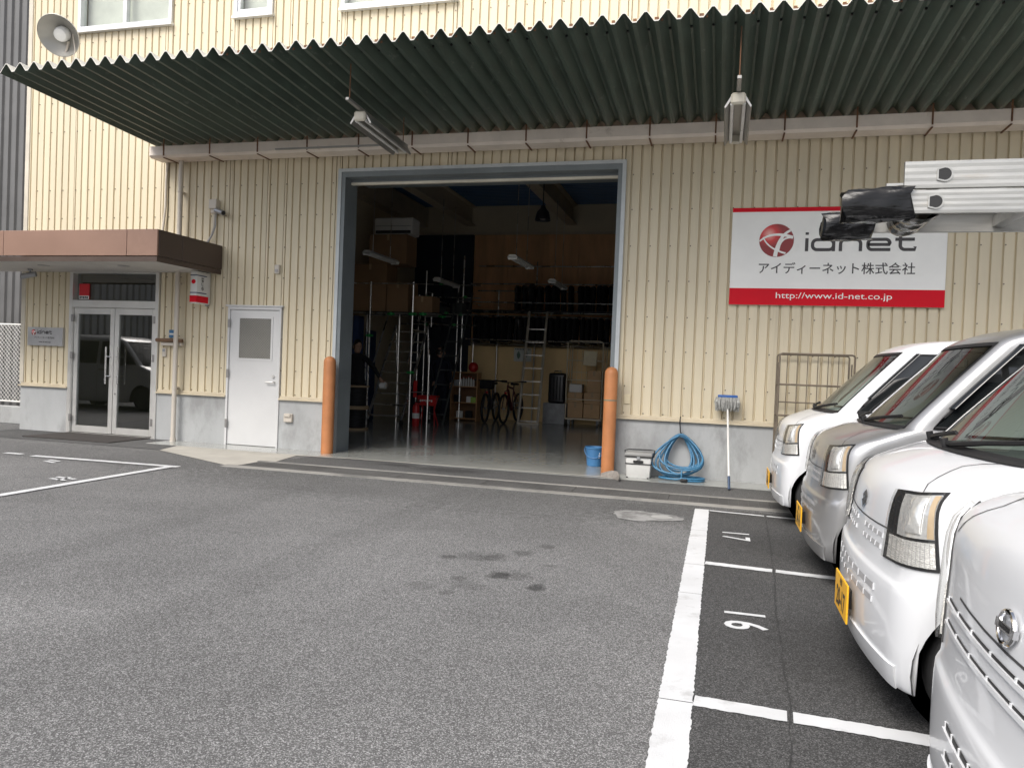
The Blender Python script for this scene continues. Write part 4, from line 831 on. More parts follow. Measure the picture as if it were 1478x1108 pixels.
# cameras, boxes, switches
def cctv(base, d, label, mat_=None):
    t = thing('security_camera', base, label, 'camera'); d = Vector(d).normalized()
    MB().cyl((0, 0, 0), d * .02, .035, n=14).build('base', m_greyp, t, local=True)
    c = Vector((0, 0, 0)) + d * .06
    MB().cyl((0, 0, 0), c, .014, n=8).build('arm', m_greyp, t, local=True)
    return t, c
t, c = cctv((-7.16, 9.79, 3.40), (0, -1, 0), 'silver bullet security camera on the wall beside its cream box')
MB().cyl(c + Vector((-.06, 0, .02)), c + Vector((.10, -.05, -.03)), .038, n=16).build('body', mat('camera_silver', (.35, .36, .38), .3, .6), t, local=True); MB().cyl(c + Vector((.098, -.049, -.029)), c + Vector((.105, -.052, -.032)), .03, n=16).build('lens', m_black, t, local=True)
t, c = cctv((-10.28, 9.45, 2.513), (0, 0, -1), 'grey bullet security camera hanging under the canopy soffit')
MB().cyl(c + Vector((.08, .03, -.01)), c + Vector((-.10, -.05, -.06)), .042, n=16).build('body', MATS['camera_silver'], t, local=True); MB().cyl(c + Vector((-.1, -.05, -.06)), c + Vector((-.108, -.054, -.062)), .033, n=16).build('lens', m_black, t, local=True)
jb = thing('junction_box', (-7.26, 9.74, 3.44), 'cream junction box with cable conduit beside the wall camera', 'box')
MB().box(-7.33, -7.20, 9.70, 9.80, 3.44, 3.58, bev=.008).build('case', m_pipe, jb); MB().box(-7.31, -7.22, 9.72, 9.79, 3.38, 3.44, bev=.006).build('gland', m_pipe, jb)
MB().tube([(-7.26, 9.75, 3.39), (-7.25, 9.74, 3.2), (-7.30, 9.74, 3.05), (-7.42, 9.75, 2.9)], .012).build('cable', m_pipe, jb)
MB().tube([(-7.23, 9.75, 3.39), (-7.22, 9.73, 3.2), (-7.26, 9.73, 3.08), (-7.38, 9.74, 2.9)], .008).build('cable', m_greyp, jb)
top(MB().tube([(-8.12, 9.78, 4.18), (-8.13, 9.77, 3.9), (-8.12, 9.76, 3.5), (-8.15, 9.76, 3.2), (-8.19, 9.76, 2.9)], .018), 'conduit', m_pipe, (-8.15, 9.77, 2.9), 'cream cable conduit running down the wall under the gutter end', 'conduit')
def wallbox(name, x, z, w_, h, d, m_, label, cat):
    t = thing(name, (x, D - d / 2, z - h / 2), label, cat)
    MB().box(x - w_ / 2, x + w_ / 2, D - d, D, z - h / 2, z + h / 2, bev=.006).build('plate', m_, t); return t
t = wallbox('sensor', -6.20, 2.57, .075, .13, .05, m_pipe, 'cream sensor on the cladding above the grey steel door', 'sensor'); MB().box(-6.22, -6.18, D - .058, D - .049, 2.53, 2.57).build('lens', m_alud, t)
t = wallbox('power_outlet', -5.94, .45, .13, .12, .055, m_pipe, 'cream weatherproof outlet on the concrete plinth beside the steel door', 'outlet'); MB().box(-5.99, -5.89, D - .075, D - .05, .46, .515, bev=.01).build('hood', m_pipe, t)
t = wallbox('switch_plate', -1.13, .95, .085, .12, .012, mat('switch_cream', (.66, .58, .40), .5), 'flat cream switch plate on the wall beside the orange bollard', 'switch'); MB().box(-1.155, -1.105, D - .016, D - .011, .92, .98).build('rocker', MATS['switch_cream'], t)
t = wallbox('intercom', -8.08, 1.32, .07, .13, .03, m_pipe, 'small cream intercom on the wall right of the glass entrance', 'intercom'); MB().box(-8.10, -8.06, D - .036, D - .029, 1.33, 1.37).build('speaker', m_greyp, t)
t = wallbox('sticker', -7.97, 1.60, .10, .12, .006, mat('sticker_blue', (.05, .16, .30), .4), 'small blue and white notice above the bracket beside the downpipe', 'notice'); MB().box(-8.01, -7.93, D - .009, D - .006, 1.585, 1.61).build('print', m_whitep, t)
hr = thing('bracket', (-8.0, D, 1.46), 'rusty brown handrail bracket fixed behind the downpipe', 'bracket')
MB().tube([(-8.16, 9.70, 1.50), (-8.02, 9.70, 1.50), (-7.72, 9.72, 1.50)], .028, n=8).build('rail', mat('rusty_brown', (.16, .09, .05), .6, var=.3), hr); MB().box(-8.1, -7.75, 9.72, 9.8, 1.42, 1.47, bev=.006).build('plate', m_pipe, hr)
# flood lamp on the awning
fl = thing('flood_lamp', (-7.85, 7.5, 4.55), 'round grey flood lamp on a bent arm above the awning corner', 'lamp')
ax = Vector((.25, -.80, -.55)).normalized(); q_ = ax.to_track_quat('Z', 'Y').to_matrix(); c0 = Vector((-7.72, 7.42, 5.02))
def put(mb, m_, name): mb.v = [tuple(q_ @ Vector(v) + c0) for v in mb.v]; return mb.build(name, m_, fl, smooth=50)
put(MB().lathe([(.235, .06), (.24, .05), (.20, -.03), (.10, -.10), (.07, -.16), (.001, -.17)], n=32, cap=False), mat('lamp_grey', (.50, .49, .44), .45, .2), 'dish')
put(MB().lathe([(.232, .058), (.19, -.02), (.10, -.085), (.001, -.10)], n=32, cap=False), mat('reflector_grey', (.42, .41, .38), .35, .3), 'reflector')
put(MB().lathe([(.001, .03), (.07, .02), (.085, -.02), (.085, -.08)], n=24, cap=False), m_tube, 'bulb')
MB().tube([(-7.70, 7.52, 4.98), (-7.80, 7.55, 4.75), (-7.82, 7.52, 4.66), (-7.6, 7.5, 4.58), (-7.55, 7.5, 4.50)], .014).tube([(-7.62, 7.5, 5.05), (-7.58, 7.5, 4.85), (-7.65, 7.5, 4.6)], .006).build('arm', m_pipe, fl)
# lamps under the awning
def awl(name, x, y0, y1, z, label, yaw_):
    t = thing(name, (x, (y0 + y1) / 2, z), label, 'lamp', 'lamps under the awning'); L = y1 - y0
    MB().prism([(-.125, -.06), (-.115, -.075), (-.05, .02), (-.04, .04), (.04, .04), (.05, .02), (.115, -.075), (.125, -.06), (.06, .05), (.04, .06), (-.04, .06), (-.06, .05)], -L / 2 + .03, L / 2 - .03, 'y').build('reflector', mat('lamp_steel', (.42, .41, .39), .35, .6), t, local=True, smooth=None)
    for s_ in (-.055, .055): MB().cyl((s_, -L / 2 + .04, -.035), (s_, L / 2 - .04, -.035), .017, n=10).build('tube', m_tube, t, local=True)
    for e_ in (-L / 2 - .01, L / 2 - .04): MB().box(-.068, .068, e_, e_ + .05, -.05, .06, bev=.018).build('end_cap', mat('lamp_cream', (.62, .58, .48), .5), t, local=True)
    MB().box(-.02, .02, -L / 2 - .32, L / 2 + .12, .068, .10, bev=.004).build('hanger_channel', mat('channel_grey', (.36, .35, .33), .45, .5), t, local=True)
    for e_ in (-L / 2 - .26, L / 2 + .0): MB().cyl((0, e_, .09), (0, e_, 4.46 - z), .006, n=6).build('hanging_rod', m_rust, t, local=True)
    t.rotation_euler.z = yaw_; return t
awl('awning_lamp', 0.05, 7.55, 8.85, 3.90, 'twin tube lamp under the awning to the left of the white signboard', 0)
awl('awning_lamp', -3.98, 7.75, 9.05, 3.99, 'twin tube lamp under the awning above the open loading door', R(2))
cb = MB().box(-6.0, -4.35, 9.30, 9.33, 4.135, 4.155).build('cable_channel', MATS['channel_grey']); tag(cb, 'thin steel channel slung under the gutter left of the loading door', 'channel')
# bollards
m_or = mat('bollard_orange', (.46, .185, .07), .55, var=.12, scale=5, dirt=((.24, .09, .04), .64, 12, .7))
for i, (x, y) in enumerate(((-5.22, 9.60), (-1.31, 9.56))):
    t = thing('bollard', (x, y, 0), ['scraped orange steel bollard beside the steel door jamb', 'orange steel bollard beside the blue bucket'][i], 'bollard', 'orange bollards at the loading door')
    MB().lathe([(.083, 0), (.083, 1.27), (.078, 1.30), (.06, 1.33), (.03, 1.347), (.001, 1.352)], n=24).build('post', m_or, t, local=True, smooth=50)
    if i: MB().lathe([(.0845, .93), (.0845, .945)], n=24).build('scratch_band', mat('scratch', (.18, .22, .16), .6), t, local=True)
    MB().lathe([(.10, .0), (.10, .006)], n=24).build('footing', m_conc, t, local=True)
# bucket
bu = thing('bucket', (-1.60, 10.35, .008), 'blue plastic bucket just inside the loading door', 'bucket')
m_blue = mat('bucket_blue', (.07, .22, .45), .4)
MB().lathe([(.095, 0), (.10, .005), (.125, .235), (.135, .24), (.135, .26), (.122, .26), (.118, .235), (.093, .015), (.001, .015)], n=28).build('pail', m_blue, bu, local=True)
MB().tube([(-.135 * math.cos(a_), -.02 - .10 * math.sin(a_), .235 - .12 * math.sin(a_)) for a_ in np.linspace(0, math.pi, 14)], .006).build('handle', m_blue, bu, local=True)
mb = MB(); text(mb, 'S', lambda x, y: (.07 + x * .8, -.092 - .02 * y, .15 + y), size=.1, bold=.004); mb.build('lettering', m_whitep, bu, local=True, smooth=None)
# cooler box
co = thing('cooler_box', (-.92, 9.52, 0.003), 'white cooler box with black lid seal and handle beside the hose', 'cooler box')
def taper(x0, x1, y0, y1, z0, z1, ins):
    mb = MB(); mb.box(x0, x1, y0, y1, z0, z1, bev=.015, seg=2); mb.v = [((x - (x0 + x1) / 2) * (1 - ins * (1 - (z - z0) / (z1 - z0))) + (x0 + x1) / 2, (y - (y0 + y1) / 2) * (1 - ins * (1 - (z - z0) / (z1 - z0))) + (y0 + y1) / 2, z) for x, y, z in mb.v]; return mb
taper(-1.075, -.765, 9.43, 9.65, .003, .27, .10).build('tub', mat('cooler_white', (.58, .58, .56), .45, var=.08, scale=6), co); MB().box(-1.085, -.755, 9.42, 9.66, .272, .318, bev=.012, seg=2).build('lid', mat('lid_grey', (.30, .30, .29), .5), co)
MB().box(-1.08, -.76, 9.424, 9.655, .175, .187, bev=.004).box(-1.088, -.75, 9.416, 9.664, .262, .272, bev=.003).build('seal', m_black, co)
MB().box(-.98, -.86, 9.413, 9.43, .195, .225, bev=.006).build('latch', m_black, co); MB().box(-.94, -.90, 9.410, 9.43, .235, .27, bev=.004).build('button', m_greyp, co)
MB().tube([(-1.085, 9.54, .26), (-1.10, 9.54, .33), (-1.05, 9.54, .345), (-.79, 9.54, .35), (-.735, 9.54, .345), (-.745, 9.54, .26)], .008).build('handle', m_black, co)
for x in (-1.05, -.80): MB().box(x - .01, x + .01, 9.435, 9.46, .003, .02).build('foot', m_black, co)
# hose
ho = thing('garden_hose', (-.42, 9.6, .01), 'coiled light blue garden hose hung on the plinth by a hook', 'hose')
P = []; NL = 9
for k in range(NL):
    wx = .19 + .085 * math.sin(k * 2.1) * .6 + .02 * k; off = .05 * math.sin(k * 1.7); dep = .02 + .018 * k; zb = .06 + .10 * abs(math.sin(k * 1.3)) * (0 if k % 3 == 0 else 1); zt = .555 - .008 * (k % 4)
    for j in range(28 if k < NL - 1 else 15):
        a_ = 2 * math.pi * j / 28; s_, c_ = math.sin(a_), math.cos(a_); t_ = (1 + c_) / 2               # t=1 top, 0 bottom
        P.append((-.44 + off * (1 - t_) + wx * s_ * (1 - .66 * t_) * 1.12, 9.765 - dep * .6 - (1 - t_) ** 1.5 * (.10 + dep), zb + (zt - zb) * t_))
for j in range(40): a_ = 2 * math.pi * j / 26; P.append((-.40 + (.26 + .01 * math.sin(j)) * math.sin(a_), 9.52 - .13 * math.cos(a_), .022 + .012 * (j // 13)))
MB().tube(P, .0125, n=7).build('coil', mat('hose_blue', (.045, .17, .30), .35, var=.15, scale=8), ho, smooth=70)
MB().cyl((-.40, 9.36, .03), (-.33, 9.33, .035), .022, n=12).build('nozzle', m_black, ho)
hk = top(MB().tube([(-.455, 9.74, .77), (-.46, 9.73, .70), (-.45, 9.735, .60), (-.44, 9.70, .55), (-.43, 9.68, .57)], .007), 'wall_hook', m_black, (-.455, 9.74, .55), 'thin black cord hook holding the blue hose', 'hook')
# mop
mo = thing('mop', (.15, 9.05, 0), 'upside down mop with white pole leaning on the plinth', 'mop')
pA, pB = Vector((.15, 9.02, .012)), Vector((.10, 9.70, .93)); dM = (pB - pA).normalized()
MB().cyl(pA, pB, .0125, n=10).build('pole', m_whitep, mo); MB().cyl(pA, pA + dM * .17, .0155, n=10).build('grip', mat('mop_navy', (.03, .06, .12), .5), mo); MB().cyl(pB - dM * .06, pB + dM * .04, .018, n=10).build('socket', m_whitep, mo)
MB().box(-.02, .215, 9.66, 9.77, 1.03, 1.065, bev=.012, seg=2).build('head_plate', mat('mop_blue', (.02, .10, .34), .5), mo)
mb = MB()
for i in range(170):
    x = random.uniform(-.035, .23); y = random.choice([random.uniform(9.63, 9.68), random.uniform(9.66, 9.77)]); L_ = random.uniform(.10, .17); ox = (x - .1) * random.uniform(.05, .3); oy = random.uniform(-.03, .01)
    mb.tube([(x, y, 1.035), (x + ox * .5, y + oy, 1.035 - L_ * .5), (x + ox * .3, y + oy * .5 + .005, 1.035 - L_)], [.006, .0075, .005], n=5)
mb.build('yarn', mat('mop_yarn', (.40, .40, .38), .9, var=.3, scale=30), mo, kind='stuff')
# crumpled cloth
mb = MB(); random.seed(3); rows = []
for i in range(13):
    t = i / 12; rows.append([(-1.36 + .42 * t * math.cos(-.9 * t) , 9.40 - .02 - .36 * t * t + (u - .5) * (.06 + .10 * math.sin(math.pi * t)), max(.006, (.085 * math.sin(math.pi * u) * (.5 + .5 * math.sin(math.pi * t)) + random.uniform(-.008, .012)))) for u in np.linspace(0, 1, 9)])
mb.grid(rows); top(mb, 'floor_cloth', mat('grey_cloth', (.22, .20, .18), .9, var=.3, scale=20), (-1.2, 9.3, .004), 'crumpled grey floor cloth at the foot of the orange bollard', 'cloth', smooth=60)
# door mat
dm = top(MB().box(-9.82, -8.28, 8.96, 9.78, .006, .018, bev=.004), 'doormat', mat('mat_dark', (.035, .03, .028), .95, var=.3, scale=30), (-9.05, 9.4, .006), 'dark entrance mat in front of the glass doors', 'mat')
# outside roll cage by the wall
cage((1.05, 9.32, 0), .80, .40, 1.58, 'rusty grey roll cage against the wall behind the parked vans', mat('cage_grey', (.20, .165, .125), .7, .3, var=.3, scale=8), None, .16, .010, .03)
# neighbour building and chain link fence at the left
nbm = mat('neighbour_grey', (.135, .135, .135), .5, var=.08); nb = thing('neighbour_building', (-17, 12.2, 0), 'tall grey corrugated building behind the chain link fence', 'building')
nw = MB().box(-24, -11.4, 12.24, 20, 0, 12).build('wall', nbm, nb, smooth=None)
q1 = MB(); q1.grid([[(x, y, z) for x, y in ((0, .04), (.05, .04), (.075, 0), (.165, 0), (.19, .04))] for z in (0, 1)]); q1m = q1.mesh('wall_panel', nbm, None)
for i in range(60): inst(q1m, 'wall_panel', nw, (-22.8 + i * .19, 12.19, 0), (1, 1, 12))
lw = top(MB().box(-24, -10.84, 10.45, 10.6, 0, .30, bev=.01), 'low_wall', m_concp, (-17, 10.5, 0), 'low concrete wall carrying the chain link fence', 'wall')
fc = thing('chain_link_fence', (-14, 10.5, .3), 'white chain link fence between the warehouse and the grey building', 'fence')
for x in (-10.95, -12.95, -14.95): MB().cyl((x, 10.52, .28), (x, 10.52, 1.72), .024, n=10).build('post', m_whitep, fc)
for z in (.38, 1.70): MB().cyl((-15, 10.52, z), (-10.9, 10.52, z), .016, n=8).build('rail', m_whitep, fc)
wr = MB(); s_ = .075; H_ = 1.30
for i in range(int((4.05 + H_) / s_) + 1):
    for sg_ in (1, -1):
        x0 = -14.95 - H_ + i * s_ if sg_ > 0 else -14.95 + i * s_
        x1 = x0 + H_ if sg_ > 0 else x0 - H_
        ta = max(0, (-14.95 - x0) / (x1 - x0)) if sg_ > 0 else max(0, (x0 + 10.93) / H_); tb = min(1, (-10.93 - x0) / (x1 - x0)) if sg_ > 0 else min(1, (x0 + 14.95) / H_)
        if tb - ta > .01: wr.cyl((x0 + (x1 - x0) * ta, 10.515 + .004 * sg_, .40 + H_ * ta), (x0 + (x1 - x0) * tb, 10.515 + .004 * sg_, .40 + H_ * tb), .004, n=4, cap=False)
wr.build('wire_mesh', m_whitep, fc, smooth=None, kind='stuff')
# ---------------------------------------------------------------- kei vans
def paint(name, col, metal=0.0, rough=.28):
    M = mat(name, col, rough, metal, var=.0, scale=2, coat=.6, flat=True); return M
m_vanw = paint('van_white', (.67, .685, .705)); m_vans = paint('van_silver', (.47, .47, .47), .75, .34)
m_ws = glass('windshield_glass', (.72, .80, .74), .08); m_sw = mat('side_glass', (.012, .014, .015), .04, spec=.6)
m_trimb = mat('van_black_trim', (.014, .014, .015), .55); m_slot = mat('slot_grey', (.36, .36, .365), .5); m_gr = mat('grille_grey', (.09, .09, .095), .5); m_seam = mat('panel_gap', (.05, .05, .052), .7)
m_plate = mat('plate_yellow', (.80, .42, .015), .45, var=.03); m_refl = mat('lamp_reflector', (.90, .90, .89), .10, .6, var=.04, scale=30, bump=.5, bscale=16)
m_flute = mat('lamp_flutes', (.88, .87, .84), .14, .45, var=.1, scale=90, bump=.9, bscale=120, stretch=(.3, .3, 3)); m_amber = mat('lamp_amber', (.66, .50, .32), .2, .3); m_lens = glass('lamp_lens', (.96, .96, .95), .05)
m_tyre = mat('tyre', (.018, .018, .019), .8, var=.2, scale=20); m_rim = mat('rim_steel', (.38, .38, .38), .4, .7)
KR_S = [ # z, x0, w, cr, cd, b, xr
    (.165, .055, .660, .20, .15, .035, 3.26), (.19, .018, .690, .21, .17, .04, 3.30), (.30, .000, .705, .21, .18, .045, 3.32), (.44, .000, .712, .21, .18, .045, 3.33), (.535, .006, .712, .21, .18, .045, 3.33), (.562, .022, .712, .21, .18, .045, 3.33),
    (.66, .035, .713, .21, .18, .05, 3.33), (.78, .050, .713, .21, .19, .055, 3.33), (.86, .072, .711, .21, .19, .06, 3.33), (.915, .115, .708, .21, .20, .06, 3.33), (.955, .20, .703, .22, .21, .06, 3.33), (.992, .30, .697, .22, .20, .055, 3.33),
    (1.015, .385, .690, .17, .13, .055, 3.32), (1.13, .495, .676, .15, .12, .05, 3.31), (1.33, .69, .648, .14, .11, .045, 3.29), (1.52, .88, .618, .14, .10, .04, 3.27), (1.565, .925, .606, .14, .12, .04, 3.26), (1.60, .985, .588, .16, .15, .04, 3.24), (1.635, 1.08, .555, .2, .2, .04, 3.2), (1.662, 1.25, .48, .22, .26, .03, 3.1), (1.678, 1.55, .34, .18, .3, .02, 2.9), (1.684, 1.9, .15, .08, .2, .01, 2.6)]
KR_N = [(.165, .05, .66, .20, .15, .03, 3.26), (.19, .018, .69, .21, .17, .035, 3.3), (.30, .0, .705, .2, .16, .04, 3.32), (.44, .0, .712, .2, .16, .04, 3.33), (.535, .004, .712, .2, .16, .04, 3.33), (.562, .016, .712, .2, .16, .04, 3.33),
    (.66, .026, .713, .19, .15, .04, 3.33), (.78, .04, .713, .17, .14, .04, 3.33), (.88, .058, .711, .15, .13, .035, 3.33), (.945, .09, .708, .14, .12, .035, 3.33), (.99, .17, .703, .14, .12, .035, 3.33), (1.018, .29, .697, .15, .12, .04, 3.33)] + [(z + .03, *r_) for z, *r_ in KR_S[12:]]
KR_S = [(z, x, w, cr * .74, cd * .78, b * .9, xr) if z < .9 else ((z, x, w, cr * .82, cd * .82, b, xr) if z < 1.0 else (z, x, w, cr, cd, b, xr)) for z, x, w, cr, cd, b, xr in KR_S]
class Van:
    def __init__(s, KR): s.K = np.array(KR, float); s.n = len(KR); s.V = np.linspace(0, s.n - 1, 600); s.Z = np.array([s.row(v)[0] for v in s.V])
    def row(s, v):
        v = min(max(v, 0), s.n - 1); i = min(int(v), s.n - 2); t = v - i; K = s.K
        if 12 <= i < 15: return K[i] * (1 - t) + K[i + 1] * t
        p0, p1, p2, p3 = K[max(i - 1, 0)], K[i], K[i + 1], K[min(i + 2, s.n - 1)]
        if i == 11: p3 = p2
        if i == 15: p0 = p1
        return p1 + .5 * t * ((p2 - p0) + t * ((2 * p0 - 5 * p1 + 4 * p2 - p3) + t * (3 * (p1 - p2) + p3 - p0)))
    def vz(s, z): return float(np.interp(z, s.Z, s.V))
    def pt(s, v, u):
        z, x0, w, cr, cd, b, xr = s.row(v); sg = -1 if u < 0 else 1; u = abs(u); yc = w - cr
        if u <= 1: x, y = x0 + b * u * u, yc * u
        elif u <= 2:
            t = u - 1; T = Vector((2 * b, yc)).normalized(); P0 = Vector((x0 + b, yc)); P3 = Vector((x0 + b + cd, w)); P1 = P0 + T * cr * .62; P2 = P3 - Vector((cd * .62, 0))
            q = P0 * (1 - t) ** 3 + P1 * 3 * t * (1 - t) ** 2 + P2 * 3 * t * t * (1 - t) + P3 * t ** 3; x, y = q
        elif u <= 3: xs_ = x0 + b + cd; x, y = xs_ + (xr - .12 - xs_) * (u - 2), w
        elif u <= 4: t = (u - 3) * math.pi / 2; x, y = xr - .12 + .12 * math.sin(t), w - .12 * (1 - math.cos(t))
        else: x, y = xr, (w - .12) * (5 - u)
        return Vector((x, sg * y, z))
    def nrm(s, v, u):
        e_ = .01; du = s.pt(v, u + e_) - s.pt(v, u - e_); dv = s.pt(min(v + e_, s.n - 1), u) - s.pt(max(v - e_, 0), u); n = du.cross(dv)
        if n.length < 1e-9: return Vector((-1, 0, 0))
        n.normalize(); c = Vector((1.6, 0, .8)); return n if n.dot(s.pt(v, u) - c) > 0 else -n
    def on(s, u, z, off=0): v = s.vz(z); return s.pt(v, u) + s.nrm(v, u) * off
    def patch(s, corners, nu, nv, off, skirt=0.0, bulge=0.0):
        """corners (u,z): inner-bottom, outer-bottom, outer-top, inner-top"""
        a_, b_, c_, d_ = [Vector(q) for q in corners]; rows = []; low = []
        for j in range(nv + 1):
            t = j / nv; r_ = []; l_ = []
            for i in range(nu + 1):
                k = i / nu; q = (a_ * (1 - k) + b_ * k) * (1 - t) + (d_ * (1 - k) + c_ * k) * t
                bl = bulge * (1 - (2 * k - 1) ** 4) * (1 - (2 * t - 1) ** 4)
                r_.append(s.on(q.x, q.y, off + bl)); l_.append(s.on(q.x, q.y, off - skirt))
            rows.append(r_); low.append(l_)
        mb = MB().grid(rows)
        if skirt:
            loop = lambda g: g[0][:-1] + [r_[-1] for r_ in g[:-1]] + g[-1][:0:-1] + [r_[0] for r_ in g[:0:-1]]
            A_, B_ = loop(rows), loop(low); n = len(A_); mb.add(A_ + B_, [(i, (i + 1) % n, n + (i + 1) % n, n + i) for i in range(n)])
        return mb
    def line(s, uz, wd, off=.0015):
        P = [s.on(u, z, off) for u, z in uz]; N_ = [s.nrm(s.vz(z), u) for u, z in uz]; L_, R_ = [], []
        for i in range(len(P)):
            t = (P[min(i + 1, len(P) - 1)] - P[max(i - 1, 0)]).normalized(); k = t.cross(N_[i]).normalized() * wd / 2; L_.append(P[i] + k); R_.append(P[i] - k)
        return MB().grid([L_, R_])
XC, ZC, RA, XC2 = .43, .265, .315, 2.72
def make_van(KR, body_m, loc, label, plate, kind):
    s = Van(KR); t = thing('kei_van', loc, label, 'van', 'vans parked in the bays')
    B = lambda mb, nm, m_, par=None, **k: mb.build(nm, m_, par or t, local=True, **k)
    UP = 1.42; V0, V1 = 12.0, 15.6
    vs_ = sorted(set([i / 3 for i in range(0, 36)] + [12, 12.4, 13, 13.5, 14, 14.5, 15, V1] + [15.8, 16, 16.33, 16.66, 17, 17.5, 18, 18.5, 19, 19.5, 20, 20.5, 21]))
    us = [i / 8 for i in range(0, 9)] + [1 + i / 12 for i in range(1, 13)]
    i0 = min(range(len(us)), key=lambda i: abs(us[i] - UP)); us[i0] = UP
    sx = [2 + q for q in np.linspace(0, 1, 61)[1:]]; us += sx + [3 + i / 4 for i in range(1, 5)] + [4.5, 5]
    full = [-u for u in us[:0:-1]] + us; full = full[1:]                        # close at the rear centre
    mb = MB(); nC = len(full); ZL = .66; vL = s.vz(ZL)
    def zb(x):
        zz = .175
        for xc in (XC, XC2):
            if abs(x - xc) < RA: zz = max(zz, ZC + math.sqrt(RA * RA - (x - xc) ** 2))
        return zz
    base = {}
    for u in full:
        x_ = s.pt(s.vz(.42), u).x; base[u] = zb(x_) if 1.2 < abs(u) <= 3 else .165
    for v in vs_:
        for u in full:
            if v < vL and base[u] > .166:
                z = s.row(v)[0]; z2 = base[u] + (z - .165) / (ZL - .165) * (ZL - base[u]); q = s.pt(s.vz(z2), u)
            else: q = s.pt(v, u)
            mb.v.append(tuple(q))
    for i in range(len(vs_) - 1):
        for j in range(nC):
            j2 = (j + 1) % nC; a_, b_ = full[j], full[j2]
            if vs_[i] >= V0 - 1e-6 and vs_[i + 1] <= V1 + 1e-6 and max(abs(a_), abs(b_)) <= UP + 1e-6 : continue
            mb.f.append((i * nC + j, i * nC + j2, (i + 1) * nC + j2, (i + 1) * nC + j))
    mb.f.append(tuple((len(vs_) - 1) * nC + j for j in range(nC)))
    body = B(mb, 'body', body_m, smooth=42)
    # glass and its black surround
    g = MB(); vv = [V0 + (V1 - V0) * i / 10 for i in range(11)]; uu_ = [-UP + 2 * UP * i / 30 for i in range(31)]
    g.grid([[s.pt(v, u) - s.nrm(v, u) * .004 for u in uu_] for v in vv]); ws = B(g, 'windshield', m_ws, smooth=60)
    fr = MB(); 
    for sg in (-1, 1): fr.grid([[s.pt(v, sg * q) + s.nrm(v, sg * q) * .002 for q in (UP - .07, UP + .02)] for v in vv])
    fr.grid([[s.pt(v, u) + s.nrm(v, u) * .002 for u in uu_] for v in (V1 - .35, V1 + .1)])
    B(fr, 'windshield_rubber', m_trimb, ws)
    cw = MB(); cw.grid([[s.pt(v, u) + s.nrm(v, u) * .006 for u in uu_] for v in (11.45, 11.7, 12.0, 12.12)]); B(cw, 'cowl', m_trimb)
    for y0, y1, zt in ((.05, -.55, .06), (.55, .08, .05)):
        w_ = MB(); P = []
        for i in range(8):
            k = i / 7; u = (y0 + (y1 - y0) * k) / .52; P.append(s.on(u, 1.012 + zt * k, .022))
        w_.tube(P, [.011] * 4 + [.008] * 4, n=6); w_.tube([q + Vector((-.004, 0, .006)) for q in P[2:]], .006, n=5); w_.cyl(P[0] - Vector((0, 0, .02)), P[0] + Vector((-.01, 0, .02)), .016, n=8); B(w_, 'wiper', m_trimb)
    # side glass
    zg = .712 if kind == 'S' else .752
    for sg in (-1, 1):
        for nm, zz in (('front_side_window', None), ('rear_side_window', 1)):
            rows = []; rb = []
            for i in range(9):
                z = 1.03 + .50 * i / 8; rw = s.row(s.vz(z)); xa = s.pt(s.vz(z), UP).x + .13; wy = rw[2]
                x0, x1 = (xa, 1.60) if zz is None else (1.70, 2.75)
                rows.append([(x, sg * (wy + .003), z) for x in np.linspace(x0, x1, 6)])
            o_ = B(MB().grid(rows), nm, m_sw)
            e_ = MB(); lp = [Vector(q) for q in rows[0]] + [Vector(r_[-1]) for r_ in rows[1:]] + [Vector(q) for q in rows[-1][::-1][1:]] + [Vector(r_[0]) for r_ in rows[::-1][1:-1]]
            e_.tube(lp, .010, n=5, closed=True); B(e_, 'window_rubber', m_trimb, o_)
        rows = []
        for i in range(5):
            k = i / 4; rows.append([(s.pt(s.vz(z), UP).x + .10 + .03 * k, sg * (s.row(s.vz(z))[2] + .004 + .035 * math.sin(math.pi * k * .5)), z) for z in np.linspace(1.15, 1.54, 8)])
        B(MB().grid(rows), 'wind_deflector', m_sw)
        d_ = MB(); d_.tube([(1.0, sg * .67, 1.05), (.98, sg * .74, 1.07)], .014).box(.92, .98, sg * .72, sg * .86, 1.0, 1.19, bev=.025, seg=2); B(d_, 'door_mirror', m_trimb)
        # panel gaps
        sm = MB()
        for x in (.86, 1.65): 
            P = [(x, z) for z in np.linspace(.30 if x > 1 else .60, 1.52 if x > 1 else 1.0, 12)]; sm.grid([[(x - .004, sg * (s.row(s.vz(z))[2] + .0015), z) for _, z in P], [(x + .004, sg * (s.row(s.vz(z))[2] + .0015), z) for _, z in P]])
        B(sm, 'door_gap', m_seam, smooth=None, kind='stuff')
        B(MB().box(1.45, 1.60, sg * .705, sg * .735, .88, .915, bev=.008), 'door_handle', m_trimb)
        B(s.line([(sg * q, zg + z) for q, z in ((0, .0), (.25, .001), (.5, .003), (.70, .006))], .006), 'bonnet_gap', m_seam)
        B(s.line([(sg * q, z) for q, z in ((1.02, .889), (.96, .915), (.91, .940), (.86, .962), (.83, .980), (.90, .996), (1.1, 1.010))], .006), 'bonnet_gap', m_seam)
        # headlight
        if kind == 'S': C = [(.735, .610), (1.833, .632), (1.467, .905), (.675, .870)]
        else: C = [(1.02, .60), (1.62, .62), (1.60, .95), (1.30, .965)]
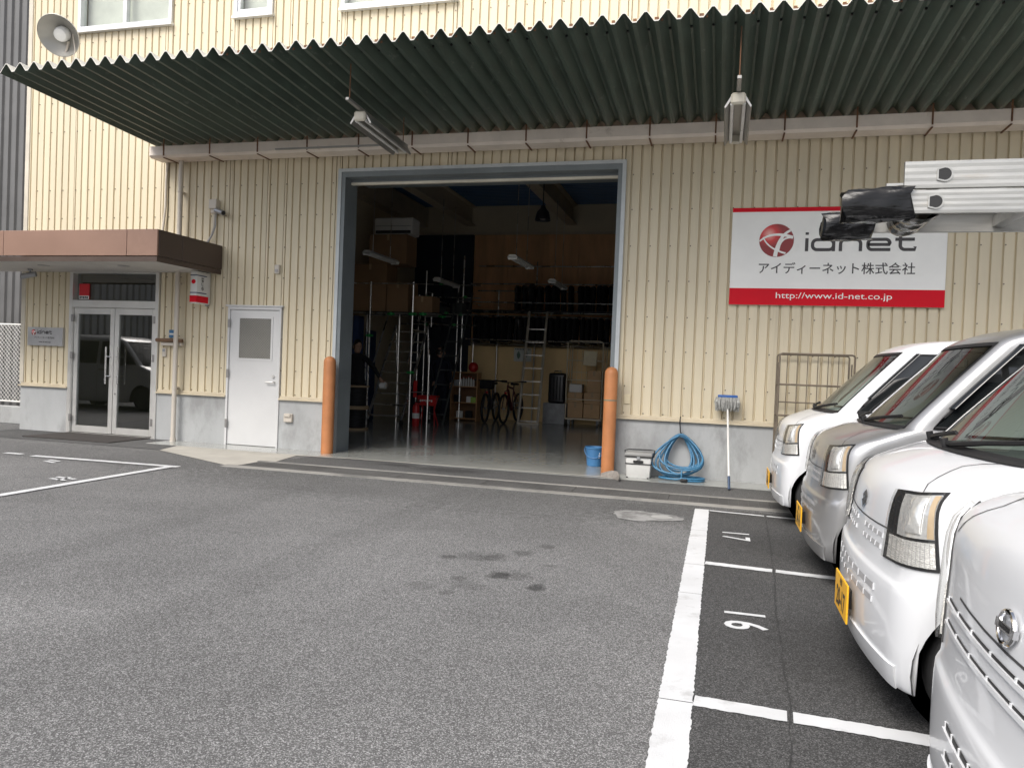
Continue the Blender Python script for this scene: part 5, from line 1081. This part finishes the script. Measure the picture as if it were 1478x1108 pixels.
        c2 = lambda a_, b_, c_, d_: [(sg * (C[0][0] + (C[1][0] - C[0][0]) * p_ + ((C[3][0] - C[0][0]) * (1 - p_) + (C[2][0] - C[1][0]) * p_) * q_), C[0][1] + (C[1][1] - C[0][1]) * p_ + ((C[3][1] - C[0][1]) * (1 - p_) + (C[2][1] - C[1][1]) * p_) * q_) for p_, q_ in ((a_, c_), (b_, c_), (b_, d_), (a_, d_))]
        hl = B(s.patch(c2(0, 1, 0, 1), 14, 8, .004, .01), 'headlight', m_trimb)
        B(s.patch(c2(.20, .95, .40, .955), 14, 8, .007, .004, -.002), 'reflector', m_refl, hl)
        B(s.patch(c2(.84, .945, .41, .94), 4, 8, .010, .002), 'amber_reflector', m_amber, hl)
        B(s.patch(c2(.36, .70, .46, .92), 8, 8, .011, .004, .010), 'lamp_bowl', m_refl, hl)
        B(s.patch(c2(.08, .95, .04, .36), 14, 6, .008, .004), 'indicator_flutes', m_flute, hl)
        fl_ = MB()
        for i in range(1, 12):
            p_ = .08 + .87 * i / 12; q = c2(p_ - .006, p_ + .006, .05, .35); fl_.add(s.patch(q, 1, 4, .011).v, [(r_ * 2, r_ * 2 + 1, r_ * 2 + 3, r_ * 2 + 2) for r_ in range(4)])
        B(fl_, 'flute_ribs', m_refl, hl, smooth=None, kind='stuff')
        B(s.patch(c2(.03, .975, .02, .98), 14, 8, .018, .014, .008), 'lens', m_lens, hl)
    # grille and bumper openings
    LP = .005 if kind == 'S' else .007
    def slots(z0, z1, u0, u1, nd, nm='grille_slot'):
        g_ = B(s.patch([(u0, z0), (u1, z0), (u1, z1), (u0, z1)], 24, 2, .0015), nm, m_slot if kind == 'S' else m_trimb)
        for i in range(nd + 1):
            u = u0 + (u1 - u0) * i / nd; B(s.patch([(u - .007, z0), (u + .007, z0), (u + .007, z1), (u - .007, z1)], 1, 2, .004, .004), 'slot_divider', body_m, g_)
        if kind == 'N': B(s.patch([(u0 - .02, z0 - .009), (u1 + .02, z0 - .009), (u1 + .02, z0 + .001), (u0 - .02, z0 + .001)], 24, 1, LP, LP), 'slot_lip', body_m, g_)
    if kind == 'S':
        for sg in (-1, 1):
            slots(.672, .690, *sorted((sg * .16, sg * .64)), 4); slots(.628, .646, *sorted((sg * .16, sg * .63)), 4)
        slots(.475, .50, -.72, .72, 7, 'intake_slot'); slots(.425, .447, -.70, .70, 7, 'intake_slot')
        e_ = MB(); zc = .775
        def em(x, y): q = s.on(-x / .5, zc + y, .006); return tuple(q)
        for k in (1, -1): e_.add([em(k * a_, k * b_) for a_, b_ in ((-.042, .012), (0, .040), (.042, .012), (.018, .004), (0, .016), (-.014, .007), (.03, -.020), (.012, -.030))], [(0, 1, 4, 5), (1, 2, 3, 4), (0, 5, 6), (0, 6, 7)])
        B(e_, 'front_emblem', mat('emblem_dark', (.10, .10, .105), .25, .8), smooth=None)
    else:
        slots(.718, .727, -.96, .96, 7); slots(.668, .676, -.93, .93, 7)
        slots(.468, .485, -.55, .55, 8, 'intake_slot'); slots(.405, .422, -.53, .53, 8, 'intake_slot'); slots(.345, .36, -.51, .51, 8, 'intake_slot')
        zc = .80; rg = MB(); fn = lambda x, y: tuple(s.on(-x / .5, zc + y, .010))
        ring = [s.on(-.036 * math.cos(a_) / .5, zc + .032 * math.sin(a_), .008) for a_ in np.linspace(0, 2 * math.pi, 33)[:-1]]
        eb = B(rg.tube(ring, .0062, n=8, closed=True), 'front_emblem', mat('chrome_emblem', (.75, .75, .76), .12, 1.0))
        B(s.patch([(-.092, zc - .009), (.092, zc - .009), (.092, zc + .009), (-.092, zc + .009)], 6, 2, .013, .010), 'emblem_bar', MATS['chrome_emblem'], eb)
        tx = MB(); text(tx, 'NISSAN', lambda x, y: tuple(s.on(-x / .5, zc + y, .0138)), size=.0135, sx=1.15, bold=.0008); B(tx, 'emblem_lettering', m_trimb, eb, smooth=None)
    for sg in (-1, 1): B(s.patch([(sg * .0, .18), (sg * 1.32, .18), (sg * 1.32, .262), (sg * .0, .262)], 20, 2, .008, .012), 'bumper_lip', body_m)
    # number plate
    pl = MB().box(-.034, -.026, -.165, .165, .255, .42, bev=.003); po_ = B(pl, 'number_plate', m_plate); B(MB().box(-.026, .03, -.08, .08, .30, .38), 'plate_bracket', m_trimb, po_)
    tx = MB(); text(tx, plate[1], lambda x, y: (-.0345, -x, .315 + y), size=.115, bold=.004, sx=.85); text(tx, plate[0], lambda x, y: (-.0345, -x, .392 + y), size=.042, bold=.001); B(tx, 'plate_lettering', m_black, po_, smooth=None)
    # cabin
    cb_ = B(MB().box(.56, .98, -.60, .60, .80, .985, bev=.05, seg=3), 'dashboard', m_gr)
    B(MB().box(.45, 1.72, -.63, .63, .60, .68), 'cabin_floor', m_trimb, smooth=None); B(MB().box(1.72, 1.76, -.62, .62, .6, 1.50), 'cabin_bulkhead', m_trimb, smooth=None)
    for y in (-.33, .33):
        st_ = B(MB().box(1.18, 1.60, y - .22, y + .22, .68, .86, bev=.05, seg=2).box(1.48, 1.62, y - .22, y + .22, .82, 1.32, bev=.06, seg=2), 'seat', m_gr); B(MB().box(1.52, 1.62, y - .12, y + .12, 1.33, 1.48, bev=.04, seg=2), 'headrest', m_gr, st_)
    a0 = R(35); sw = MB().tube([(1.04 + .17 * math.cos(q) * math.sin(a0), .33 + .17 * math.sin(q), 1.03 + .17 * math.cos(q) * math.cos(a0)) for q in np.linspace(0, 2 * math.pi, 29)[:-1]], .014, n=8, closed=True); sw.cyl((.93, .33, .94), (1.04, .33, 1.03), .03); sw.tube([(1.04, .17, 1.03), (1.04, .49, 1.03)], .013); B(sw, 'steering_wheel', m_trimb)
    B(MB().box(.92, .945, -.12, .12, 1.40, 1.46, bev=.01).tube([(.93, 0, 1.46), (.93, 0, 1.53)], .008), 'cabin_mirror', m_trimb)
    # wheels
    for xw in (XC, XC2):
        for sg in (-1, 1):
            yo = sg * .675; yi = sg * .53
            wl = B(MB().lathe([(.17, yi), (.24, yi), (.258, yi + sg * .012), (.265, yi + sg * .03), (.265, yo - sg * .03), (.258, yo - sg * .012), (.24, yo), (.17, yo)], (xw, 0, .265), n=32, axis='y'), 'wheel', m_tyre)
            B(MB().lathe([(.172, yo - sg * .005), (.165, yo - sg * .03), (.10, yo - sg * .045), (.05, yo - sg * .01), (.001, yo - sg * .008)], (xw, 0, .265), n=28, axis='y'), 'rim', m_rim, wl)
            ar = MB(); ar.grid([[(xw + (RA + .012) * math.cos(q), y, ZC + (RA + .012) * math.sin(q)) for q in np.linspace(-.25, math.pi + .25, 20)] for y in (sg * .47, sg * .698)]); ar.lathe([(RA + .012, sg * .47), (.001, sg * .47)], (xw, 0, ZC), n=28, axis='y'); B(ar, 'wheel_well', m_trimb)
    B(MB().box(.12, 3.2, -.46, .46, .20, .56), 'underbody', m_trimb, smooth=None)
    for sg in (-1, 1): B(MB().box(3.30, 3.335, sg * .58, sg * .69, .62, 1.0, bev=.01), 'tail_light', m_redp)
    return t
make_van(KR_S, m_vanw, (.51, 7.72, 0), 'white van parked closest to the warehouse wall in front of the rusty roll cage', ('480', '36-70'), 'S')
make_van(KR_S, m_vans, (.60, 5.68, 0), 'silver van parked between two white vans', ('480', '54-16'), 'S')
make_van(KR_S, m_vanw, (.59, 3.66, 0), 'white van carrying an aluminium ladder on its roof', ('480', '20-17'), 'S')
make_van(KR_N, m_vanw, (.54, 1.74, 0), 'white van with a chrome ring emblem and slotted body coloured grille', ('480', '72-28'), 'N')

# grey building across the lot (it shows in the glass of the entrance) with a van in front of it
ob = thing('opposite_building', (-16.8, -1, 0), 'grey corrugated building across the lot mirrored in the glass doors', 'building')
m_opp = mat('opposite_grey', (.34, .34, .33), .5, var=.06); ow = MB().box(-20, -16.86, -12, 9.6, 0, 5.2).build('wall', m_opp, ob, smooth=None)
MB().box(-16.86, -16.78, -12, 9.6, 0, .8).build('plinth', m_concp, ob, smooth=None)
o1 = MB().grid([[(x, y, z) for y, x in ((0, -.05), (.05, -.05), (.08, 0), (.22, 0), (.25, -.05))] for z in (0, 1)]).mesh('wall_panel', m_opp, None)
for i in range(86): inst(o1, 'wall_panel', ow, (-16.80, -12 + i * .25, .8), (1, 1, 4.4))
sv = copy_tree([o for o in bpy.data.objects if o.get('label', '').startswith('silver van')][0]); sv.location = (-12.0, 4.6, 0); sv.rotation_euler.z = math.pi; sv['label'] = 'silver van parked before the grey building across the lot'; del sv['group']
# ---------------------------------------------------------------- roof rack and ladder on the white van
m_lad = mat('ladder_aluminium', (.44, .435, .41), .38, .75, var=.14, scale=9, stretch=(.4, 3, 3), dirt=((.40, .36, .30), .58, 6, .5))
m_bag = mat('bin_bag', (.006, .006, .0065), .16, var=.3, scale=30, bump=.45, bscale=14, spec=.35, stretch=(.6, 1, 2))
rk = thing('roof_rack', (2.3, 3.66, 1.62), 'steel roof rack clamped to the white van under the ladder', 'roof rack')
for x in (1.85, 3.2):
    MB().box(x - .02, x + .02, 3.04, 4.28, 1.925, 1.968, bev=.004).build('crossbar', m_zinc, rk)
    for y in (3.07, 4.25): MB().box(x - .02, x + .02, y - .012, y + .012, 1.575, 1.925, bev=.003).build('stanchion', m_zinc, rk)
la = thing('extension_ladder', (2.4, 3.63, 1.968), 'aluminium extension ladder with black wrapped ends on the van roof rack', 'ladder')
def railmb(x0, x1, y, z0, z1, out):
    h = z1 - z0; th = .024; P = []
    for k in range(9): P.append((y + out * (th / 2 + (.0008 if k % 2 else 0)), z0 + h * k / 8))
    P += [(y - out * th / 2, z1), (y - out * th / 2, z1 - .012), (y - out * .004, z1 - .012), (y - out * .004, z0 + .012), (y - out * th / 2, z0 + .012), (y - out * th / 2, z0)]
    return MB().prism(P, x0, x1, 'x')
YN, YFf = 3.43, 3.85
railmb(.68, 4.1, YN, 1.97, 2.062, -1).build('lower_rail', m_lad, la, smooth=None); railmb(.58, 4.1, YFf, 1.97, 2.062, 1).build('lower_rail', m_lad, la, smooth=None)
railmb(.685, 3.9, YN + .008, 2.072, 2.18, -1).build('upper_rail', m_lad, la, smooth=None); railmb(.685, 3.9, YFf - .05, 2.072, 2.18, 1).build('upper_rail', m_lad, la, smooth=None)
def drung(x, z, y0, y1, r=.031):
    sec = [(r * math.cos(a_), r * math.sin(a_)) for a_ in np.linspace(-math.pi / 2, math.pi / 2, 10)] + [(-r * .9, r * .75), (-r * .9, -r * .75)]
    mb = MB(); n = len(sec)
    for s_, k in ((1.0, 0), (.80, 1)):
        mb.add([(x + a_ * s_, y, z + b_ * s_) for y in (y0, y1) for a_, b_ in sec], [(i, (i + 1) % n, n + (i + 1) % n, n + i) for i in range(n)])
    mb.add([(x + a_ * s_, y0, z + b_ * s_) for s_ in (1.0, .80) for a_, b_ in sec], [(i, (i + 1) % n, n + (i + 1) % n, n + i) for i in range(n)])
    return mb
for i in range(9): 
    drung(.80 + i * .36, 2.015, YN - .018, YFf + .016).build('rung', m_lad, la); drung(.83 + i * .36, 2.126, YN - .010, YFf - .035).build('rung', m_lad, la)
    for xh, zh, yh in ((.80 + i * .36, 2.015, YN - .0165), (.83 + i * .36, 2.126, YN - .0085)):
        MB().prism([(xh + .0245 * math.cos(a_), zh + .0245 * math.sin(a_)) for a_ in np.linspace(-math.pi / 2, math.pi / 2, 10)] + [(xh - .022, zh + .0185), (xh - .022, zh - .0185)], yh, yh + .003, 'y').build('rung_bore_shade', m_black, la, smooth=None)  # black plug paints the dark inside of the hollow rung
def bag(x0, x1, y, z, hy, hz, seed, nose=.6):
    random.seed(seed); rows = []; n = 22; L_ = 12
    for i in range(L_ + 1):
        t = i / L_; k = nose + (1 - nose) * min(1, t * 2.2) ** .7
        rows.append([(x0 + (x1 - x0) * t + .012 * math.sin(3 * a_ + seed), y + hy * k * (abs(math.cos(a_)) ** .55) * math.copysign(1, math.cos(a_)) * (1 + .06 * math.sin(9 * a_ + i * .4) + .05 * math.sin(4 * a_ + i)), z + hz * k * (abs(math.sin(a_)) ** .6) * math.copysign(1, math.sin(a_)) * (1 + .05 * math.sin(7 * a_ + i * .9)) - .01 * (1 - t)) for a_ in np.linspace(0, 2 * math.pi, n + 1)])
    mb = MB().grid(rows); mb.add(rows[0][:-1], [tuple(range(n))]); mb.add(rows[-1][:-1], [tuple(range(n))]); return mb
bag(.46, .715, YN, 2.012, .040, .070, 2, .93).build('end_wrap', m_bag, la, smooth=60); bag(.43, .64, YFf - .005, 2.005, .040, .066, 5, .93).build('end_wrap', m_bag, la, smooth=60)
rows = []
for i in range(11):
    t = i / 10; y = YN + .015 + (YFf - YN - .05) * t; rows.append([(.765 + (.058 + .005 * math.sin(i * 2.3)) * math.cos(a_) * 1.2, y, 1.998 + (.052 + .004 * math.sin(i * 1.7 + a_)) * math.sin(a_)) for a_ in np.linspace(0, 2 * math.pi, 17)])
MB().grid(rows).build('rung_wrap', m_bag, la, smooth=60)
